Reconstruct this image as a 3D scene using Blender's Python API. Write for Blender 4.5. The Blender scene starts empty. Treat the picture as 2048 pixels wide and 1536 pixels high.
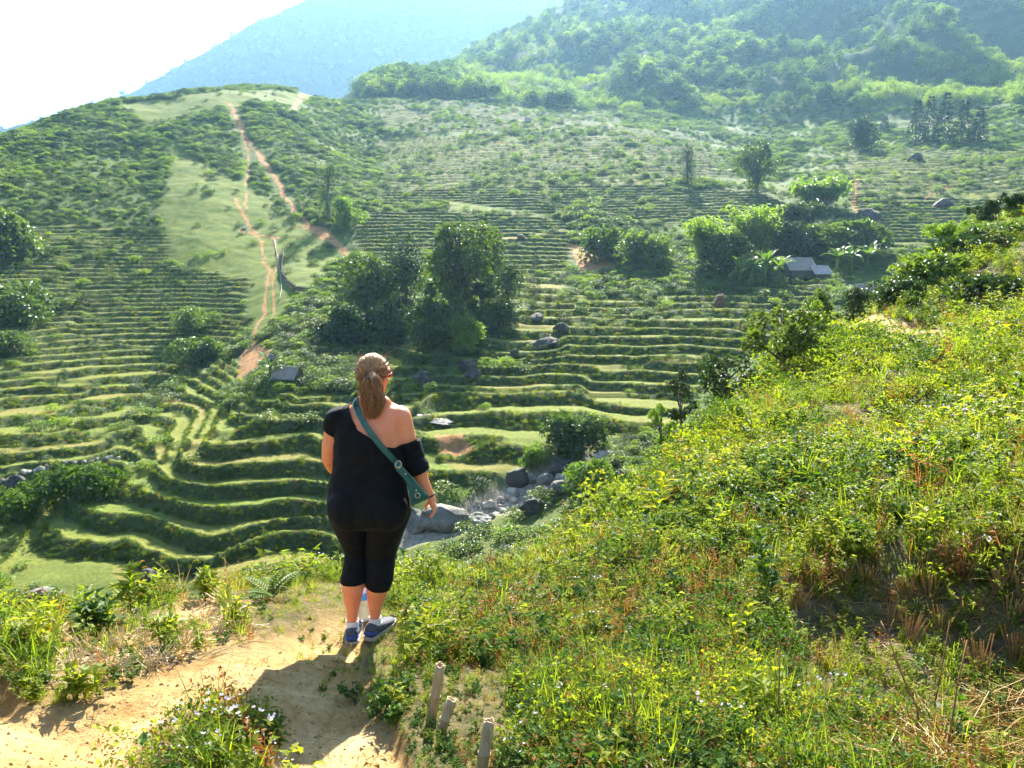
import bpy, bmesh, math, random
import numpy as np
from mathutils import Vector, Matrix

sc = bpy.context.scene
C = sc.collection
R = math.radians
rng = np.random.default_rng(7)
random.seed(7)

# ------------------------------------------------------------------ camera
FPX, W0, H0, PITCH = 1550.0, 2048, 1536, R(-10)
CAM = np.array([0.0, 0.0, 2.28])
cd = bpy.data.cameras.new('camera'); cam = bpy.data.objects.new('camera', cd); C.objects.link(cam)
cam.location = CAM; cam.rotation_euler = (R(90) + PITCH, 0, 0)
cd.sensor_width = 36.0; cd.lens = 36.0 * FPX / W0; cd.clip_start = 0.05; cd.clip_end = 20000
sc.camera = cam

# ------------------------------------------------------------------ light
SUN_EL, SUN_AZ = R(34), R(6)            # azimuth measured from +Y towards +X
w = bpy.data.worlds.new('World'); sc.world = w; w.use_nodes = True
nt = w.node_tree; bg = nt.nodes['Background']
sky = nt.nodes.new('ShaderNodeTexSky'); sky.sky_type = 'NISHITA'; sky.sun_disc = False
sky.sun_elevation = SUN_EL; sky.sun_rotation = SUN_AZ; sky.altitude = 1200
sky.air_density = 1.0; sky.dust_density = 1.0; sky.ozone_density = 1.0
nt.links.new(sky.outputs[0], bg.inputs[0]); bg.inputs[1].default_value = 0.085
sl = bpy.data.lights.new('sun', 'SUN'); sun = bpy.data.objects.new('sun', sl); C.objects.link(sun)
sl.energy = 5.0; sl.angle = R(0.53); sl.color = (1.0, 0.93, 0.80)
sd = Vector((math.sin(SUN_AZ) * math.cos(SUN_EL), math.cos(SUN_AZ) * math.cos(SUN_EL), math.sin(SUN_EL)))
sun.rotation_euler = sd.to_track_quat('Z', 'Y').to_euler(); sun.location = (0, 0, 60)
sc.view_settings.view_transform = 'Standard'; sc.view_settings.look = 'None'
sc.view_settings.exposure = 2.3; sc.view_settings.gamma = 1.0; sc.view_settings.use_curve_mapping = False
cy = sc.cycles
cy.use_denoising = True; cy.use_adaptive_sampling = True; cy.adaptive_threshold = 0.03; cy.max_bounces = 6; cy.diffuse_bounces = 3; cy.glossy_bounces = 2
cy.transmission_bounces = 5; cy.transparent_max_bounces = 8; cy.volume_bounces = 1
cy.caustics_reflective = False; cy.caustics_refractive = False; cy.sample_clamp_indirect = 4.0

# ------------------------------------------------------------------ small maths
def smooth(e0, e1, x):
    t = np.clip((x - e0) / (e1 - e0), 0, 1); return t * t * (3 - 2 * t)
def vnoise(x, y, seed=0):
    xi = np.floor(x).astype(np.int64); yi = np.floor(y).astype(np.int64)
    fx = x - xi; fy = y - yi
    fx = fx * fx * (3 - 2 * fx); fy = fy * fy * (3 - 2 * fy)
    def h(a, b):
        n = (a * 374761393 + b * 668265263 + seed * 1442695041) & 0xFFFFFFFF
        n = ((n ^ (n >> 13)) * 1274126177) & 0xFFFFFFFF
        return ((n ^ (n >> 16)) & 0xFFFF) / 65535.0
    return (h(xi, yi) * (1 - fx) + h(xi + 1, yi) * fx) * (1 - fy) + (h(xi, yi + 1) * (1 - fx) + h(xi + 1, yi + 1) * fx) * fy
def fbm(x, y, seed=0, o=4):
    s = 0; a = 0.5
    for i in range(o):
        s = s + a * (vnoise(x, y, seed + i * 17) - 0.5); x = x * 2.03; y = y * 2.03; a *= 0.5
    return s * 2
CP, SP = math.cos(PITCH), math.sin(PITCH)
def pix_dir(u, v):
    a = (np.asarray(u, float) - W0 / 2) / FPX; b = -(np.asarray(v, float) - H0 / 2) / FPX
    return a, CP - b * SP, SP + b * CP
def pix_ar(u, v):                       # azimuth, tangent of elevation
    dx, dy, dz = pix_dir(u, v); h = np.hypot(dx, dy)
    return np.arctan2(dx, dy), dz / h
def proj(x, y, z):
    z = z - CAM[2]; f = np.maximum(y * CP + z * SP, 1e-3); up = -y * SP + z * CP
    return W0 / 2 + FPX * x / f, H0 / 2 - FPX * up / f
def pip(u, v, poly):
    inside = np.zeros(u.shape, bool); n = len(poly)
    for i in range(n):
        x1, y1 = poly[i]; x2, y2 = poly[(i + 1) % n]
        if y1 == y2: continue
        c = ((y1 > v) != (y2 > v)) & (u < (x2 - x1) * (v - y1) / (y2 - y1) + x1)
        inside ^= c
    return inside
def seg_dist(x, y, pts):
    d = np.full(x.shape, 1e9)
    for (x1, y1), (x2, y2) in zip(pts[:-1], pts[1:]):
        dx, dy = x2 - x1, y2 - y1; L = dx * dx + dy * dy + 1e-9
        t = np.clip(((x - x1) * dx + (y - y1) * dy) / L, 0, 1)
        d = np.minimum(d, np.hypot(x - x1 - t * dx, y - y1 - t * dy))
    return d

# ------------------------------------------------------------------ terrain
# sight points: picture column, picture row, distance in metres from the camera's foot
SIGHT = [
 # ground at hand
 (1024,1536,2.55),(500,1536,2.65),(0,1536,2.9),(1500,1536,2.7),(2048,1536,2.9),(-500,1536,3.0),(2500,1536,3.0),
 (728,1258,4.38),(1000,1258,4.6),(400,1340,3.75),(0,1400,3.6),(300,1250,4.9),(100,1250,5.2),
 (1350,1258,4.7),(1650,1290,4.55),(2000,1290,4.6),(1650,1400,3.85),(2000,1400,3.9),(1750,1180,5.3),(2048,1150,5.5),
 (0,1262,6.0),(300,1205,6.3),(600,1168,6.1),(850,1178,6.3),(1000,1168,6.9),(-400,1280,6.0),
 (1250,1135,6.3),(1500,1050,6.9),(1800,1000,7.2),(2048,960,7.6),(2400,900,8),
 (1200,1045,9.3),(1330,945,12.3),(1430,850,15.5),(1530,775,18.6),(1620,705,22),(1720,662,25),(1880,690,22),
 (1500,900,11),(1700,850,12.5),(1900,800,13.5),(2048,780,13.5),(2048,652,21),(2400,600,20),(1880,652,25),
 (1800,622,28.5),(2048,600,27),(1800,580,33),(1900,520,37),(2048,440,42),(2400,330,48),(1930,480,42),
 # valley floor and near terraces, left
 (20,1175,61),(300,1155,57),(500,1110,56),(640,1080,57),(60,1080,69),(300,1040,65),(-300,1100,66),(180,1100,64),
 (520,1000,62),(640,960,63),(350,960,68),(180,985,73),(450,900,69),(600,880,70),(600,800,77),(520,790,79),(690,800,75),(470,825,80),
 (280,905,83),(240,945,81),(100,1000,78),(0,1035,80),(100,930,84),(0,950,84),(0,860,96),(200,875,89),(380,850,86),(420,818,90),(-300,850,96),(-300,1000,82),
 (570,765,82),(480,765,93),
 # left hillside
 (0,800,108),(200,790,106),(250,700,125),(0,690,127),(250,600,145),(0,590,148),(250,470,173),(0,450,178),(-300,500,170),(-300,700,125),
 (430,700,117),(430,600,138),(400,500,160),(500,470,168),(560,560,137),(560,650,112),(540,710,97),
 (620,470,165),(640,560,133),(690,520,150),
 (0,380,196),(200,400,190),(400,380,193),(0,320,225),(250,320,224),(450,300,232),(560,370,205),(650,400,190),
 (0,262,268),(130,232,290),(250,208,312),(380,190,336),(520,180,362),(610,186,366),(700,215,340),(660,300,250),(730,320,262),(-300,330,250),
 # stream and middle terraces
 (850,1050,53),(1000,1000,56),(1130,930,60),(1250,880,63),(800,1085,52),
 (850,930,61),(950,930,61),(760,870,66),(900,830,71),(1050,870,66),(1200,830,71),(1330,840,69),
 (800,780,78),(950,760,80),(1100,760,80),(1250,760,80),(1400,760,80),
 (760,720,90),(880,690,91),(1000,690,88),(1150,680,90),(1300,680,90),(1450,690,89),
 (700,680,101),(800,650,106),(950,640,104),(1050,620,104),(1200,610,106),(1350,610,106),(1500,620,104),
 (650,620,115),(760,590,122),(900,570,126),(1050,560,126),(1200,555,124),(1350,570,118),(1500,570,120),(1600,580,118),
 (730,500,150),(900,500,148),(1050,500,147),(1200,490,150),(1350,500,146),(1500,520,140),(1620,540,134),(1750,560,130),(2000,540,135),(2300,520,135),
 (730,430,175),(900,430,172),(1100,435,170),(1250,430,172),(1400,440,168),(1550,450,165),(1700,470,160),(1900,480,165),(2300,460,170),
 # farther hills
 (750,380,205),(900,380,198),(1100,380,196),(1300,380,196),(1500,390,196),(1700,390,200),(1950,390,205),(2300,380,210),
 (780,310,268),(900,320,242),(1050,320,238),(1200,310,240),(1330,320,232),(1480,340,235),(1620,350,236),(1800,320,250),(2000,320,250),(2300,310,260),
 (850,270,285),(1000,260,282),(1180,262,278),(1300,275,276),(1420,300,285),(1600,300,290),(1850,288,300),(2048,290,300),
 (760,215,345),(900,222,336),(1050,235,330),(1200,245,335),(1350,255,340),(1500,270,340),(2300,250,330),
 (900,196,372),(760,196,372),(1030,205,372),(1200,222,385),(1350,230,385),(1500,230,385),(1700,240,370),(1900,230,365),(2100,220,365),
 (870,176,470),(1000,150,450),(1100,140,470),(1250,150,480),(1400,170,470),(1600,160,450),(1800,150,440),(2000,140,440),(2300,120,450),
 (700,186,520),(820,182,600),(950,142,600),(1080,100,590),(1200,60,620),(1400,80,600),(1600,70,560),(1800,50,560),(2050,40,560),(2300,30,560),
 (1050,60,790),(880,160,790),(1300,-40,800),(1600,-60,750),(1900,-80,730),(2300,-100,730),
]
# hidden places: picture column (for the azimuth), distance, height
HIDE = [(-500,1.2,0.55),(300,1.2,0.62),(1024,1.2,0.68),(1700,1.2,0.6),(2500,1.2,0.5),
 (0,11,-5.0),(300,12,-5.5),(650,12,-5.0),(900,13,-5.0),(-400,11,-4.5),(0,28,-15),(400,30,-16),(750,30,-15),(1000,28,-12.5),(-400,28,-14),
 (1200,22,-8),(1100,38,-15),(1350,30,-9),(1350,48,-14.5),(1500,40,-9.5),(1500,65,-12.5),(1620,45,-7.5),(1620,80,-10),(1720,55,-6),(1720,90,-8),
 (1900,60,-1),(1900,95,-6),(2100,60,1),(2100,100,-5),(2400,70,3),(2400,100,-3),
 (-400,40,-18),
 (0,320,22),(130,345,32),(250,372,42),(380,400,52),(520,425,60),(-300,320,8),(0,600,0),(250,600,0),(520,600,20),(-300,600,-10),(0,900,-20),(400,900,-20),(700,800,70),(-300,900,-20),
 (700,420,72),(640,600,60),
 (1000,1100,150),(1400,1100,280),(1900,1100,290),(2300,1100,290)]
KA, KR = 1 / R(11.0), 1 / 0.42
pts, vals = [], []
for u, v, r in SIGHT:
    a, t = pix_ar(u, v); pts.append((a * KA, math.log(r) * KR)); vals.append(t)
for u, r, z in HIDE:
    a, t = pix_ar(u, 495); pts.append((a * KA, math.log(r) * KR)); vals.append((z - CAM[2]) / r)
pts = np.array(pts, float); vals = np.array(vals, float)
def tk(d2): return 0.5 * d2 * np.log(d2 + 1e-12)
n = len(pts)
D2 = ((pts[:, None] - pts[None]) ** 2).sum(-1)
A = np.zeros((n + 3, n + 3)); A[:n, :n] = tk(D2) + np.eye(n) * 0.004
A[:n, n] = 1; A[:n, n + 1:] = pts; A[n:, :n] = A[:n, n:].T
sol = np.linalg.solve(A, np.concatenate([vals, np.zeros(3)]))
AMAX = R(47)
ca = np.linspace(-AMAX - 0.02, AMAX + 0.02, 150); cl = np.linspace(math.log(0.9), math.log(1250), 260)
GA, GL = np.meshgrid(ca, cl)
q = np.stack([GA.ravel() * KA, GL.ravel() * KR], 1)
coarse = np.empty(len(q))
for i in range(0, len(q), 6000):
    d2 = ((q[i:i + 6000, None] - pts[None]) ** 2).sum(-1)
    coarse[i:i + 6000] = tk(d2) @ sol[:n] + sol[n] + q[i:i + 6000] @ sol[n + 1:]
coarse = coarse.reshape(GA.shape)
def cr_weights(src, x):                 # Catmull-Rom resampling matrix
    h = src[1] - src[0]; f = np.clip((x - src[0]) / h, 1, len(src) - 2.001); i = f.astype(int); t = f - i
    Wm = np.zeros((len(x), len(src))); k = np.arange(len(x))
    Wm[k, i - 1] = -0.5 * t + t * t - 0.5 * t ** 3; Wm[k, i] = 1 - 2.5 * t * t + 1.5 * t ** 3
    Wm[k, i + 1] = 0.5 * t + 2 * t * t - 1.5 * t ** 3; Wm[k, i + 2] = -0.5 * t * t + 0.5 * t ** 3
    return Wm
rr = np.concatenate([np.geomspace(1.0, 8, 110, endpoint=False), np.geomspace(8, 45, 110, endpoint=False),
     np.arange(45, 120, 0.30), np.arange(120, 200, 0.42), np.arange(200, 400, 1.0), np.geomspace(400, 1200, 75)])
aa = np.linspace(-AMAX, AMAX, 660)
TT = cr_weights(cl, np.log(rr)) @ coarse @ cr_weights(ca, aa).T
RR, AA = np.meshgrid(rr, aa, indexing='ij')
X = RR * np.sin(AA); Y = RR * np.cos(AA); Z = CAM[2] + TT * RR
U, V = proj(X, Y, Z)
wu = U + 14 * fbm(X / 6, Y / 6, 3, 3) * np.clip(60 / RR, 0.3, 1.2); wv = V + 9 * fbm(X / 6, Y / 6, 9, 3) * np.clip(60 / RR, 0.3, 1.2)
def zone(polys, blur=0):
    m = np.zeros(U.shape)
    for p in polys: m = np.maximum(m, pip(wu, wv, p).astype(float))
    return m
TERR = [
 [(-600,430),(60,440),(330,470),(345,530),(420,545),(500,560),(490,640),(470,700),(478,750),(430,800),(470,830),(500,780),(700,780),(760,750),(900,700),(900,860),(700,1130),(300,1170),(-700,1210)],
 [(715,418),(900,425),(1150,440),(1140,520),(1120,600),(980,600),(860,575),(720,510)],
 [(740,770),(850,720),(1050,620),(1120,590),(1300,590),(1700,560),(1600,660),(1480,720),(1400,790),(1330,860),(1200,870),(1140,925),(1010,955),(880,980),(700,1000)],
 [(1180,395),(1400,380),(1520,385),(1640,440),(1560,470),(1450,455),(1200,440)],
 [(1690,300),(2300,290),(2300,490),(1780,500),(1700,400)],
 [(750,203),(900,200),(1110,212),(1240,235),(1250,262),(1050,262),(770,266)],
 [(1200,245),(1420,290),(1480,350),(1340,360),(1300,290)],
 [(760,272),(1330,272),(1345,400),(1180,395),(1110,430),(900,400),(760,418)],
 [(660,700),(720,640),(900,660),(840,740),(740,760)],
]
T = zone(TERR) * (RR > 44)
def boxblur(m, kr, ka):
    for ax, k in ((0, kr), (1, ka)):
        c = np.cumsum(np.concatenate([np.repeat(m.take([0], ax), k + 1, ax), m, np.repeat(m.take([-1], ax), k, ax)], ax), ax)
        m = (c.take(range(2 * k + 1, c.shape[ax]), ax) - c.take(range(0, c.shape[ax] - 2 * k - 1), ax)) / (2 * k + 1)
    return m
T = smooth(0.15, 0.85, boxblur(T, 5, 4))
# irregular ground, then steps
Z = Z + 0.10 * fbm(X / 1.3, Y / 1.3, 21, 4) * smooth(2, 8, RR) * (1 - T) + 0.55 * fbm(X / 9, Y / 9, 22, 4) * smooth(9, 40, RR) * (1 - 0.6 * T)
Z = Z + 0.42 * fbm(X / 3.6, Y / 3.6, 23, 3) * smooth(5.5, 10, RR) * (1 - smooth(28, 44, RR))
mt = smooth(330, 480, RR)
ridge = 1 - 2 * np.abs(fbm(X / 95, Y / 130, 31, 4))
Z = Z + mt * (10 + 16 * smooth(1000, 1300, U)) * (ridge - 0.62) + 3.0 * fbm(X / 28, Y / 28, 41, 4) * smooth(175, 260, RR) * (1 - T)
HS = np.where(RR < 76, 1.0, np.where(U < 560, 0.66, 0.76)); HS = np.where((RR > 205), 1.0, HS)
s = (Z + 20.3) / HS + (0.42 * fbm(X / 17, Y / 17, 51, 3) + 0.9 * fbm(X / 60, Y / 60, 53, 2) + 0.30 * fbm(X / 4.5, Y / 4.5, 55, 3) + 0.55 * smooth(.46, .52, vnoise(X / 15 + 7, Y / 15, 57)) + 0.4 * smooth(.46, .52, vnoise(X / 27, Y / 27 + 3, 58)))
k0 = np.floor(s); fr = s - k0
step = k0 + smooth(0.60, 0.97, fr)
Zt = Z + (step - s + 0.35) * HS
lip = np.exp(-((fr - 0.03) / 0.035) ** 2) * 0.16 + np.exp(-((fr - 1.0) / 0.03) ** 2) * 0.16
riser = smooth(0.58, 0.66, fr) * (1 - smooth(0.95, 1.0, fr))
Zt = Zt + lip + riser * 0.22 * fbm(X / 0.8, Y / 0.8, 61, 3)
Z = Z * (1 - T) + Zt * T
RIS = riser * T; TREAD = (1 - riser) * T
TRID = vnoise(k0 * 7.13 + np.floor(X / 23 + 3 * vnoise(X / 9, Y / 9, 5)) * 3.7, k0 * 1.7, 77)      # one tint per field
# level wet paddy at the right of the camera
PAD = [(1560,1200),(1700,1130),(2100,1120),(2500,1130),(2600,1560),(1990,1570),(1900,1440),(1700,1400),(1600,1330)]
pad = boxblur(pip(U, V, PAD).astype(float) * (RR < 9), 3, 4)
Z = Z * (1 - pad) + (-0.26 + 0.05 * fbm(X / .5, Y / .5, 71, 3)) * pad
# trampled path, worn a little into the ground
PATH = [[(-500,1330),(0,1345),(70,1392),(170,1402),(330,1335),(470,1302),(570,1265),(650,1238),(735,1245),(730,1285),(640,1320),(540,1400),(470,1370),(380,1420),(290,1480),(230,1600),(-500,1600)],
        [(640,1310),(720,1290),(700,1390),(790,1440),(830,1600),(560,1600),(540,1420)],
        [(370,1190),(440,1165),(450,1190),(400,1230),(330,1235)]]
pth = boxblur(np.max([pip(U + 26 * fbm(X / .35, Y / .35, 81, 3), V + 18 * fbm(X / .35, Y / .35, 83, 3), p) for p in PATH], 0).astype(float) * (RR < 9), 3, 3)
Z = Z - 0.06 * pth + pth * (0.05 * fbm(X / .2, Y / .2, 85, 4) + 0.10 * fbm(X / .7, Y / .7, 87, 3))
fd = np.hypot(X + 0.878, Y - 4.33); fw = 1 - smooth(0.2, 0.5, fd)      # trodden level where she stands
Z = Z * (1 - fw) + (-0.006 + 0.01 * fbm(X / .12, Y / .12, 89, 3)) * fw
# red tracks and bare soil on the hillside
def tr(*p): return list(p)
TRACKS = [(tr((606,184),(590,215),(588,228)),5),(tr((462,215),(476,250),(492,280),(515,305),(535,330),(552,358),(575,402),(600,430),(622,455),(660,485),(700,512)),5),
 (tr((492,285),(498,330),(492,370),(492,420)),2.6),(tr((470,395),(480,420),(505,460),(522,480),(527,520),(540,545),(528,590),(530,625),(512,650),(505,690),(495,740),(478,765)),3.6),
 (tr((545,470),(556,520),(545,560),(548,620),(543,650)),2.4),(tr((478,462),(520,470),(560,474)),1.6),(tr((530,690),(500,730),(545,705),(512,690),(600,660)),3.0),
 (tr((1716,360),(1708,400),(1712,425),(1716,440)),3),(tr((1760,440),(1745,470),(1750,500)),4),(tr((1850,395),(1900,372)),1.6)]
SOILP = [[(1140,490),(1200,500),(1235,540),(1160,545)],[(1715,632),(1890,640),(1890,672),(1800,690),(1740,700),(1690,665)],[(480,700),(520,690),(515,740),(475,765)],[(600,450),(650,455),(700,505),(660,490)],[(1660,670),(1690,668),(1690,690),(1655,690)],
         [(870,870),(925,880),(950,910),(880,905)]]
uu = U + 5 * fbm(X / 3, Y / 3, 91, 3); vv = V + 4 * fbm(X / 3, Y / 3, 93, 3)
trk = np.zeros(U.shape)
for p, wd in TRACKS: trk = np.maximum(trk, (RR > 40) * (1 - smooth(wd * 0.35, wd * 1.25, seg_dist(uu, vv, p) + wd * 0.9 * np.maximum(fbm(X / 2.5, Y / 2.5, 95, 3), 0))))
for p in SOILP: trk = np.maximum(trk, pip(uu, vv, p) * 0.75 * (RR > 12))
GRASSY = [[(290,230),(340,280),(420,330),(480,360),(600,440),(690,520),(600,600),(500,690),(490,560),(420,545),(345,530),(310,440),(340,330)],[(880,395),(1080,400),(1150,432),(900,424)],
          [(230,205),(520,178),(650,190),(600,205),(420,225),(300,250)]]
grs = smooth(0.2, 0.8, boxblur(zone(GRASSY) * (RR > 44), 4, 4))
STREAM = [(1180,905),(1090,940),(1040,985),(980,1000),(930,1030),(860,1045),(800,1070),(650,1110),(480,1130),(330,1160),(150,1190),(0,1215)]
sg = smooth(0.0, 1.0, 1 - seg_dist(U, V, STREAM) / 40) * (RR > 44) * (RR < 70)
sg = np.where(U < 760, 0, sg)
Z = Z - 0.7 * sg
print('TERRAIN z range', Z.min(), Z.max(), Z.shape)

def ground(x, y):
    x = np.asarray(x, float); y = np.asarray(y, float)
    r = np.hypot(x, y); a = np.arctan2(x, y)
    i = np.clip(np.searchsorted(rr, r) - 1, 0, len(rr) - 2); ti = np.clip((r - rr[i]) / (rr[i + 1] - rr[i]), 0, 1)
    f = np.clip((a + AMAX) / (2 * AMAX) * (len(aa) - 1), 0, len(aa) - 1.001); j = f.astype(int); tj = f - j
    return (Z[i, j] * (1 - ti) * (1 - tj) + Z[i + 1, j] * ti * (1 - tj) + Z[i, j + 1] * (1 - ti) * tj + Z[i + 1, j + 1] * ti * tj)
def gsample(M, x, y):
    r = np.hypot(x, y); a = np.arctan2(x, y)
    i = np.clip(np.searchsorted(rr, r), 0, len(rr) - 1); j = np.clip(np.rint((a + AMAX) / (2 * AMAX) * (len(aa) - 1)), 0, len(aa) - 1).astype(int)
    return M[i, j]
def at(u, v, r=None, rmin=1.5, rmax=1200):      # picture point -> place on the ground it touches
    dx, dy, dz = pix_dir(u, v); h = math.hypot(dx, dy); a = math.atan2(dx, dy); t = dz / h
    if r is None:
        rs = np.arange(rmin, rmax, 0.02 if rmin < 20 and rmax < 60 else 0.15)
        hz = ground(rs * math.sin(a), rs * math.cos(a)); hit = np.nonzero(hz >= CAM[2] + rs * t)[0]
        r = rs[hit[0]] if len(hit) else rmax
    x, y = r * math.sin(a), r * math.cos(a)
    return Vector((x, y, float(ground(x, y))))
def px2m(px, p): return px * math.hypot(p[0], p[1]) / FPX * 1.0

# ------------------------------------------------------------------ materials
def mat(name):
    m = bpy.data.materials.new(name); m.use_nodes = True; t = m.node_tree
    return m, t, t.nodes, t.links, t.nodes['Principled BSDF']
def N(t, kind, **kw):
    nd = t.nodes.new(kind)
    for k, v in kw.items():
        if k in nd.inputs: nd.inputs[k].default_value = v
        else: setattr(nd, k, v)
    return nd
def ramp(t, fac, stops):
    r = t.nodes.new('ShaderNodeValToRGB'); t.links.new(fac, r.inputs[0]); e = r.color_ramp.elements
    while len(e) < len(stops): e.new(0.5)
    for x, (p, c) in zip(e, stops): x.position = p; x.color = (*c, 1)
    return r.outputs[0]
def noise(t, scale, detail=4, rough=0.6, vec=None):
    nd = N(t, 'ShaderNodeTexNoise'); nd.inputs['Scale'].default_value = scale; nd.inputs['Detail'].default_value = detail; nd.inputs['Roughness'].default_value = rough
    if vec is None:
        g = t.nodes.new('ShaderNodeNewGeometry'); vec = g.outputs['Position']
    t.links.new(vec, nd.inputs['Vector']); return nd.outputs['Fac']
def mix(t, fac, a, b, mode='MIX'):
    m = t.nodes.new('ShaderNodeMix'); m.data_type = 'RGBA'; m.blend_type = mode
    for s_, v_ in ((m.inputs[0], fac), (m.inputs[6], a), (m.inputs[7], b)):
        if isinstance(v_, (int, float)): s_.default_value = v_
        elif isinstance(v_, tuple): s_.default_value = (*v_, 1)
        else: t.links.new(v_, s_)
    return m.outputs[2]
def attr(t, name):
    a = N(t, 'ShaderNodeAttribute'); a.attribute_name = name; return a.outputs['Fac']
def bump(t, p, h, dist, strength=0.6):
    b = N(t, 'ShaderNodeBump'); b.inputs['Strength'].default_value = strength; b.inputs['Distance'].default_value = dist
    t.links.new(h, b.inputs['Height']); t.links.new(b.outputs[0], p.inputs['Normal'])

def make_ground_mat():
    m, t, nn, l, p = mat('ground_cover_soil')
    green = ramp(t, noise(t, 0.9, 6), [(0.25, (0.045, 0.075, 0.018)), (0.5, (0.085, 0.13, 0.03)), (0.75, (0.16, 0.17, 0.05))])
    big = ramp(t, noise(t, 0.035, 4), [(0.3, (0.55, 0.75, 0.6)), (0.7, (1.1, 1.0, 0.85))])
    green = mix(t, 1.0, green, big, 'MULTIPLY')
    fine = noise(t, 3.0, 5)
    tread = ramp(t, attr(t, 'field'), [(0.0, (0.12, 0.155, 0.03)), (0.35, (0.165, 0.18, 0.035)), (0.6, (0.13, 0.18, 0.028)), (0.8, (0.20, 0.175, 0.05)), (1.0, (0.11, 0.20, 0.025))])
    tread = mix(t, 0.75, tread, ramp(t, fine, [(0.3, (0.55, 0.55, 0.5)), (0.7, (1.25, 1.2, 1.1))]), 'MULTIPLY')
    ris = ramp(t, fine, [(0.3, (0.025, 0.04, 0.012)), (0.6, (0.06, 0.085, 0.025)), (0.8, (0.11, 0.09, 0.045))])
    grass = ramp(t, noise(t, 0.5, 6), [(0.3, (0.07, 0.115, 0.015)), (0.55, (0.12, 0.16, 0.02)), (0.75, (0.18, 0.175, 0.035))])
    soil = ramp(t, noise(t, 1.4, 7, 0.7), [(0.3, (0.28, 0.115, 0.04)), (0.5, (0.42, 0.20, 0.08)), (0.7, (0.50, 0.29, 0.13))])
    clay = ramp(t, noise(t, 2.2, 8, 0.65), [(0.28, (0.36, 0.17, 0.06)), (0.42, (0.52, 0.31, 0.12)), (0.56, (0.63, 0.43, 0.20)), (0.72, (0.70, 0.54, 0.31))])
    clay = mix(t, 0.55, clay, ramp(t, noise(t, 28, 6, 0.7), [(0.35, (0.55, 0.5, 0.42)), (0.6, (1.1, 1.08, 1.0))]), 'MULTIPLY')
    soil = mix(t, attr(t, 'nearby'), soil, clay)
    near = ramp(t, noise(t, 9, 8, 0.7), [(0.3, (0.05, 0.055, 0.02)), (0.5, (0.13, 0.11, 0.045)), (0.7, (0.26, 0.19, 0.09))])
    mud = ramp(t, noise(t, 5, 8, 0.7), [(0.35, (0.08, 0.065, 0.04)), (0.5, (0.19, 0.15, 0.085)), (0.62, (0.25, 0.20, 0.11)), (0.75, (0.14, 0.17, 0.04))])
    rockc = ramp(t, noise(t, 2.2, 8, 0.7), [(0.35, (0.16, 0.14, 0.10)), (0.55, (0.34, 0.30, 0.23)), (0.7, (0.48, 0.44, 0.36))])
    c = mix(t, attr(t, 'nearby'), green, near)
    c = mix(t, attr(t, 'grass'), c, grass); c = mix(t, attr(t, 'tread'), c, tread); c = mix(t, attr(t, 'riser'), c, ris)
    c = mix(t, attr(t, 'paddy'), c, mud); c = mix(t, attr(t, 'soil'), c, soil); c = mix(t, attr(t, 'stream'), c, rockc)
    l.new(c, p.inputs['Base Color']); p.inputs['Roughness'].default_value = 0.95; p.inputs['Specular IOR Level'].default_value = 0.12
    bump(t, p, noise(t, 4, 12, 0.75), 0.14, 0.8)
    return m
def make_mountain_mat():
    m, t, nn, l, p = mat('forest_floor')
    c = ramp(t, noise(t, 0.05, 6), [(0.3, (0.025, 0.05, 0.02)), (0.6, (0.05, 0.085, 0.03)), (0.75, (0.09, 0.11, 0.045))])
    l.new(c, p.inputs['Base Color']); p.inputs['Roughness'].default_value = 1.0; p.inputs['Specular IOR Level'].default_value = 0.05
    bump(t, p, noise(t, 0.35, 8, 0.7), 2.0, 0.8)
    return m
M = {'ground': make_ground_mat(), 'mountain': make_mountain_mat()}

def mesh_np(name, verts, faces, material, attrs=None, smooth_=True):
    me = bpy.data.meshes.new(name); verts = np.asarray(verts, np.float32); faces = np.asarray(faces, np.int32)
    k = faces.shape[1]
    me.vertices.add(len(verts)); me.vertices.foreach_set('co', verts.ravel())
    me.loops.add(faces.size); me.loops.foreach_set('vertex_index', faces.ravel())
    me.polygons.add(len(faces)); me.polygons.foreach_set('loop_start', np.arange(0, faces.size, k, dtype=np.int32))
    me.polygons.foreach_set('loop_total', np.full(len(faces), k, np.int32))
    if smooth_: me.polygons.foreach_set('use_smooth', np.ones(len(faces), bool))
    for nm, a_ in (attrs or {}).items():
        at_ = me.attributes.new(nm, 'FLOAT', 'POINT'); at_.data.foreach_set('value', np.asarray(a_, np.float32).ravel())
    me.update(calc_edges=True); me.validate()
    if material: me.materials.append(material)
    return me
def link(name, me, parent=None, **props):
    o = bpy.data.objects.new(name, me); C.objects.link(o)
    if parent is not None: o.parent = parent
    for k_, v_ in props.items(): o[k_] = v_
    return o
nr, na = Z.shape
idx = np.arange(nr * na).reshape(nr, na)
F = np.stack([idx[:-1, :-1], idx[:-1, 1:], idx[1:, 1:], idx[1:, :-1]], -1).reshape(-1, 4)
def fv(mm): return (mm[:-1, :-1] + mm[1:, 1:]).reshape(-1) * 0.5
P3 = np.stack([X, Y, Z], -1).reshape(-1, 3)
rowr = fv(RR); isn = rowr < 44; uf = fv(U)
region = np.where(isn, 0, 2)
region = np.where(isn & (fv(pth) > 0.45), 1, region)
region = np.where(isn & (fv(pad) > 0.5), 6, region)
region = np.where(~isn & (fv(T) > 0.5), 3, region)
region = np.where(~isn & (fv(sg) > 0.35), 4, region)
region = np.where(~isn & (fv(trk) > 0.5), 5, region)
region = np.where(rowr > 395, 7, region)
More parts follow.
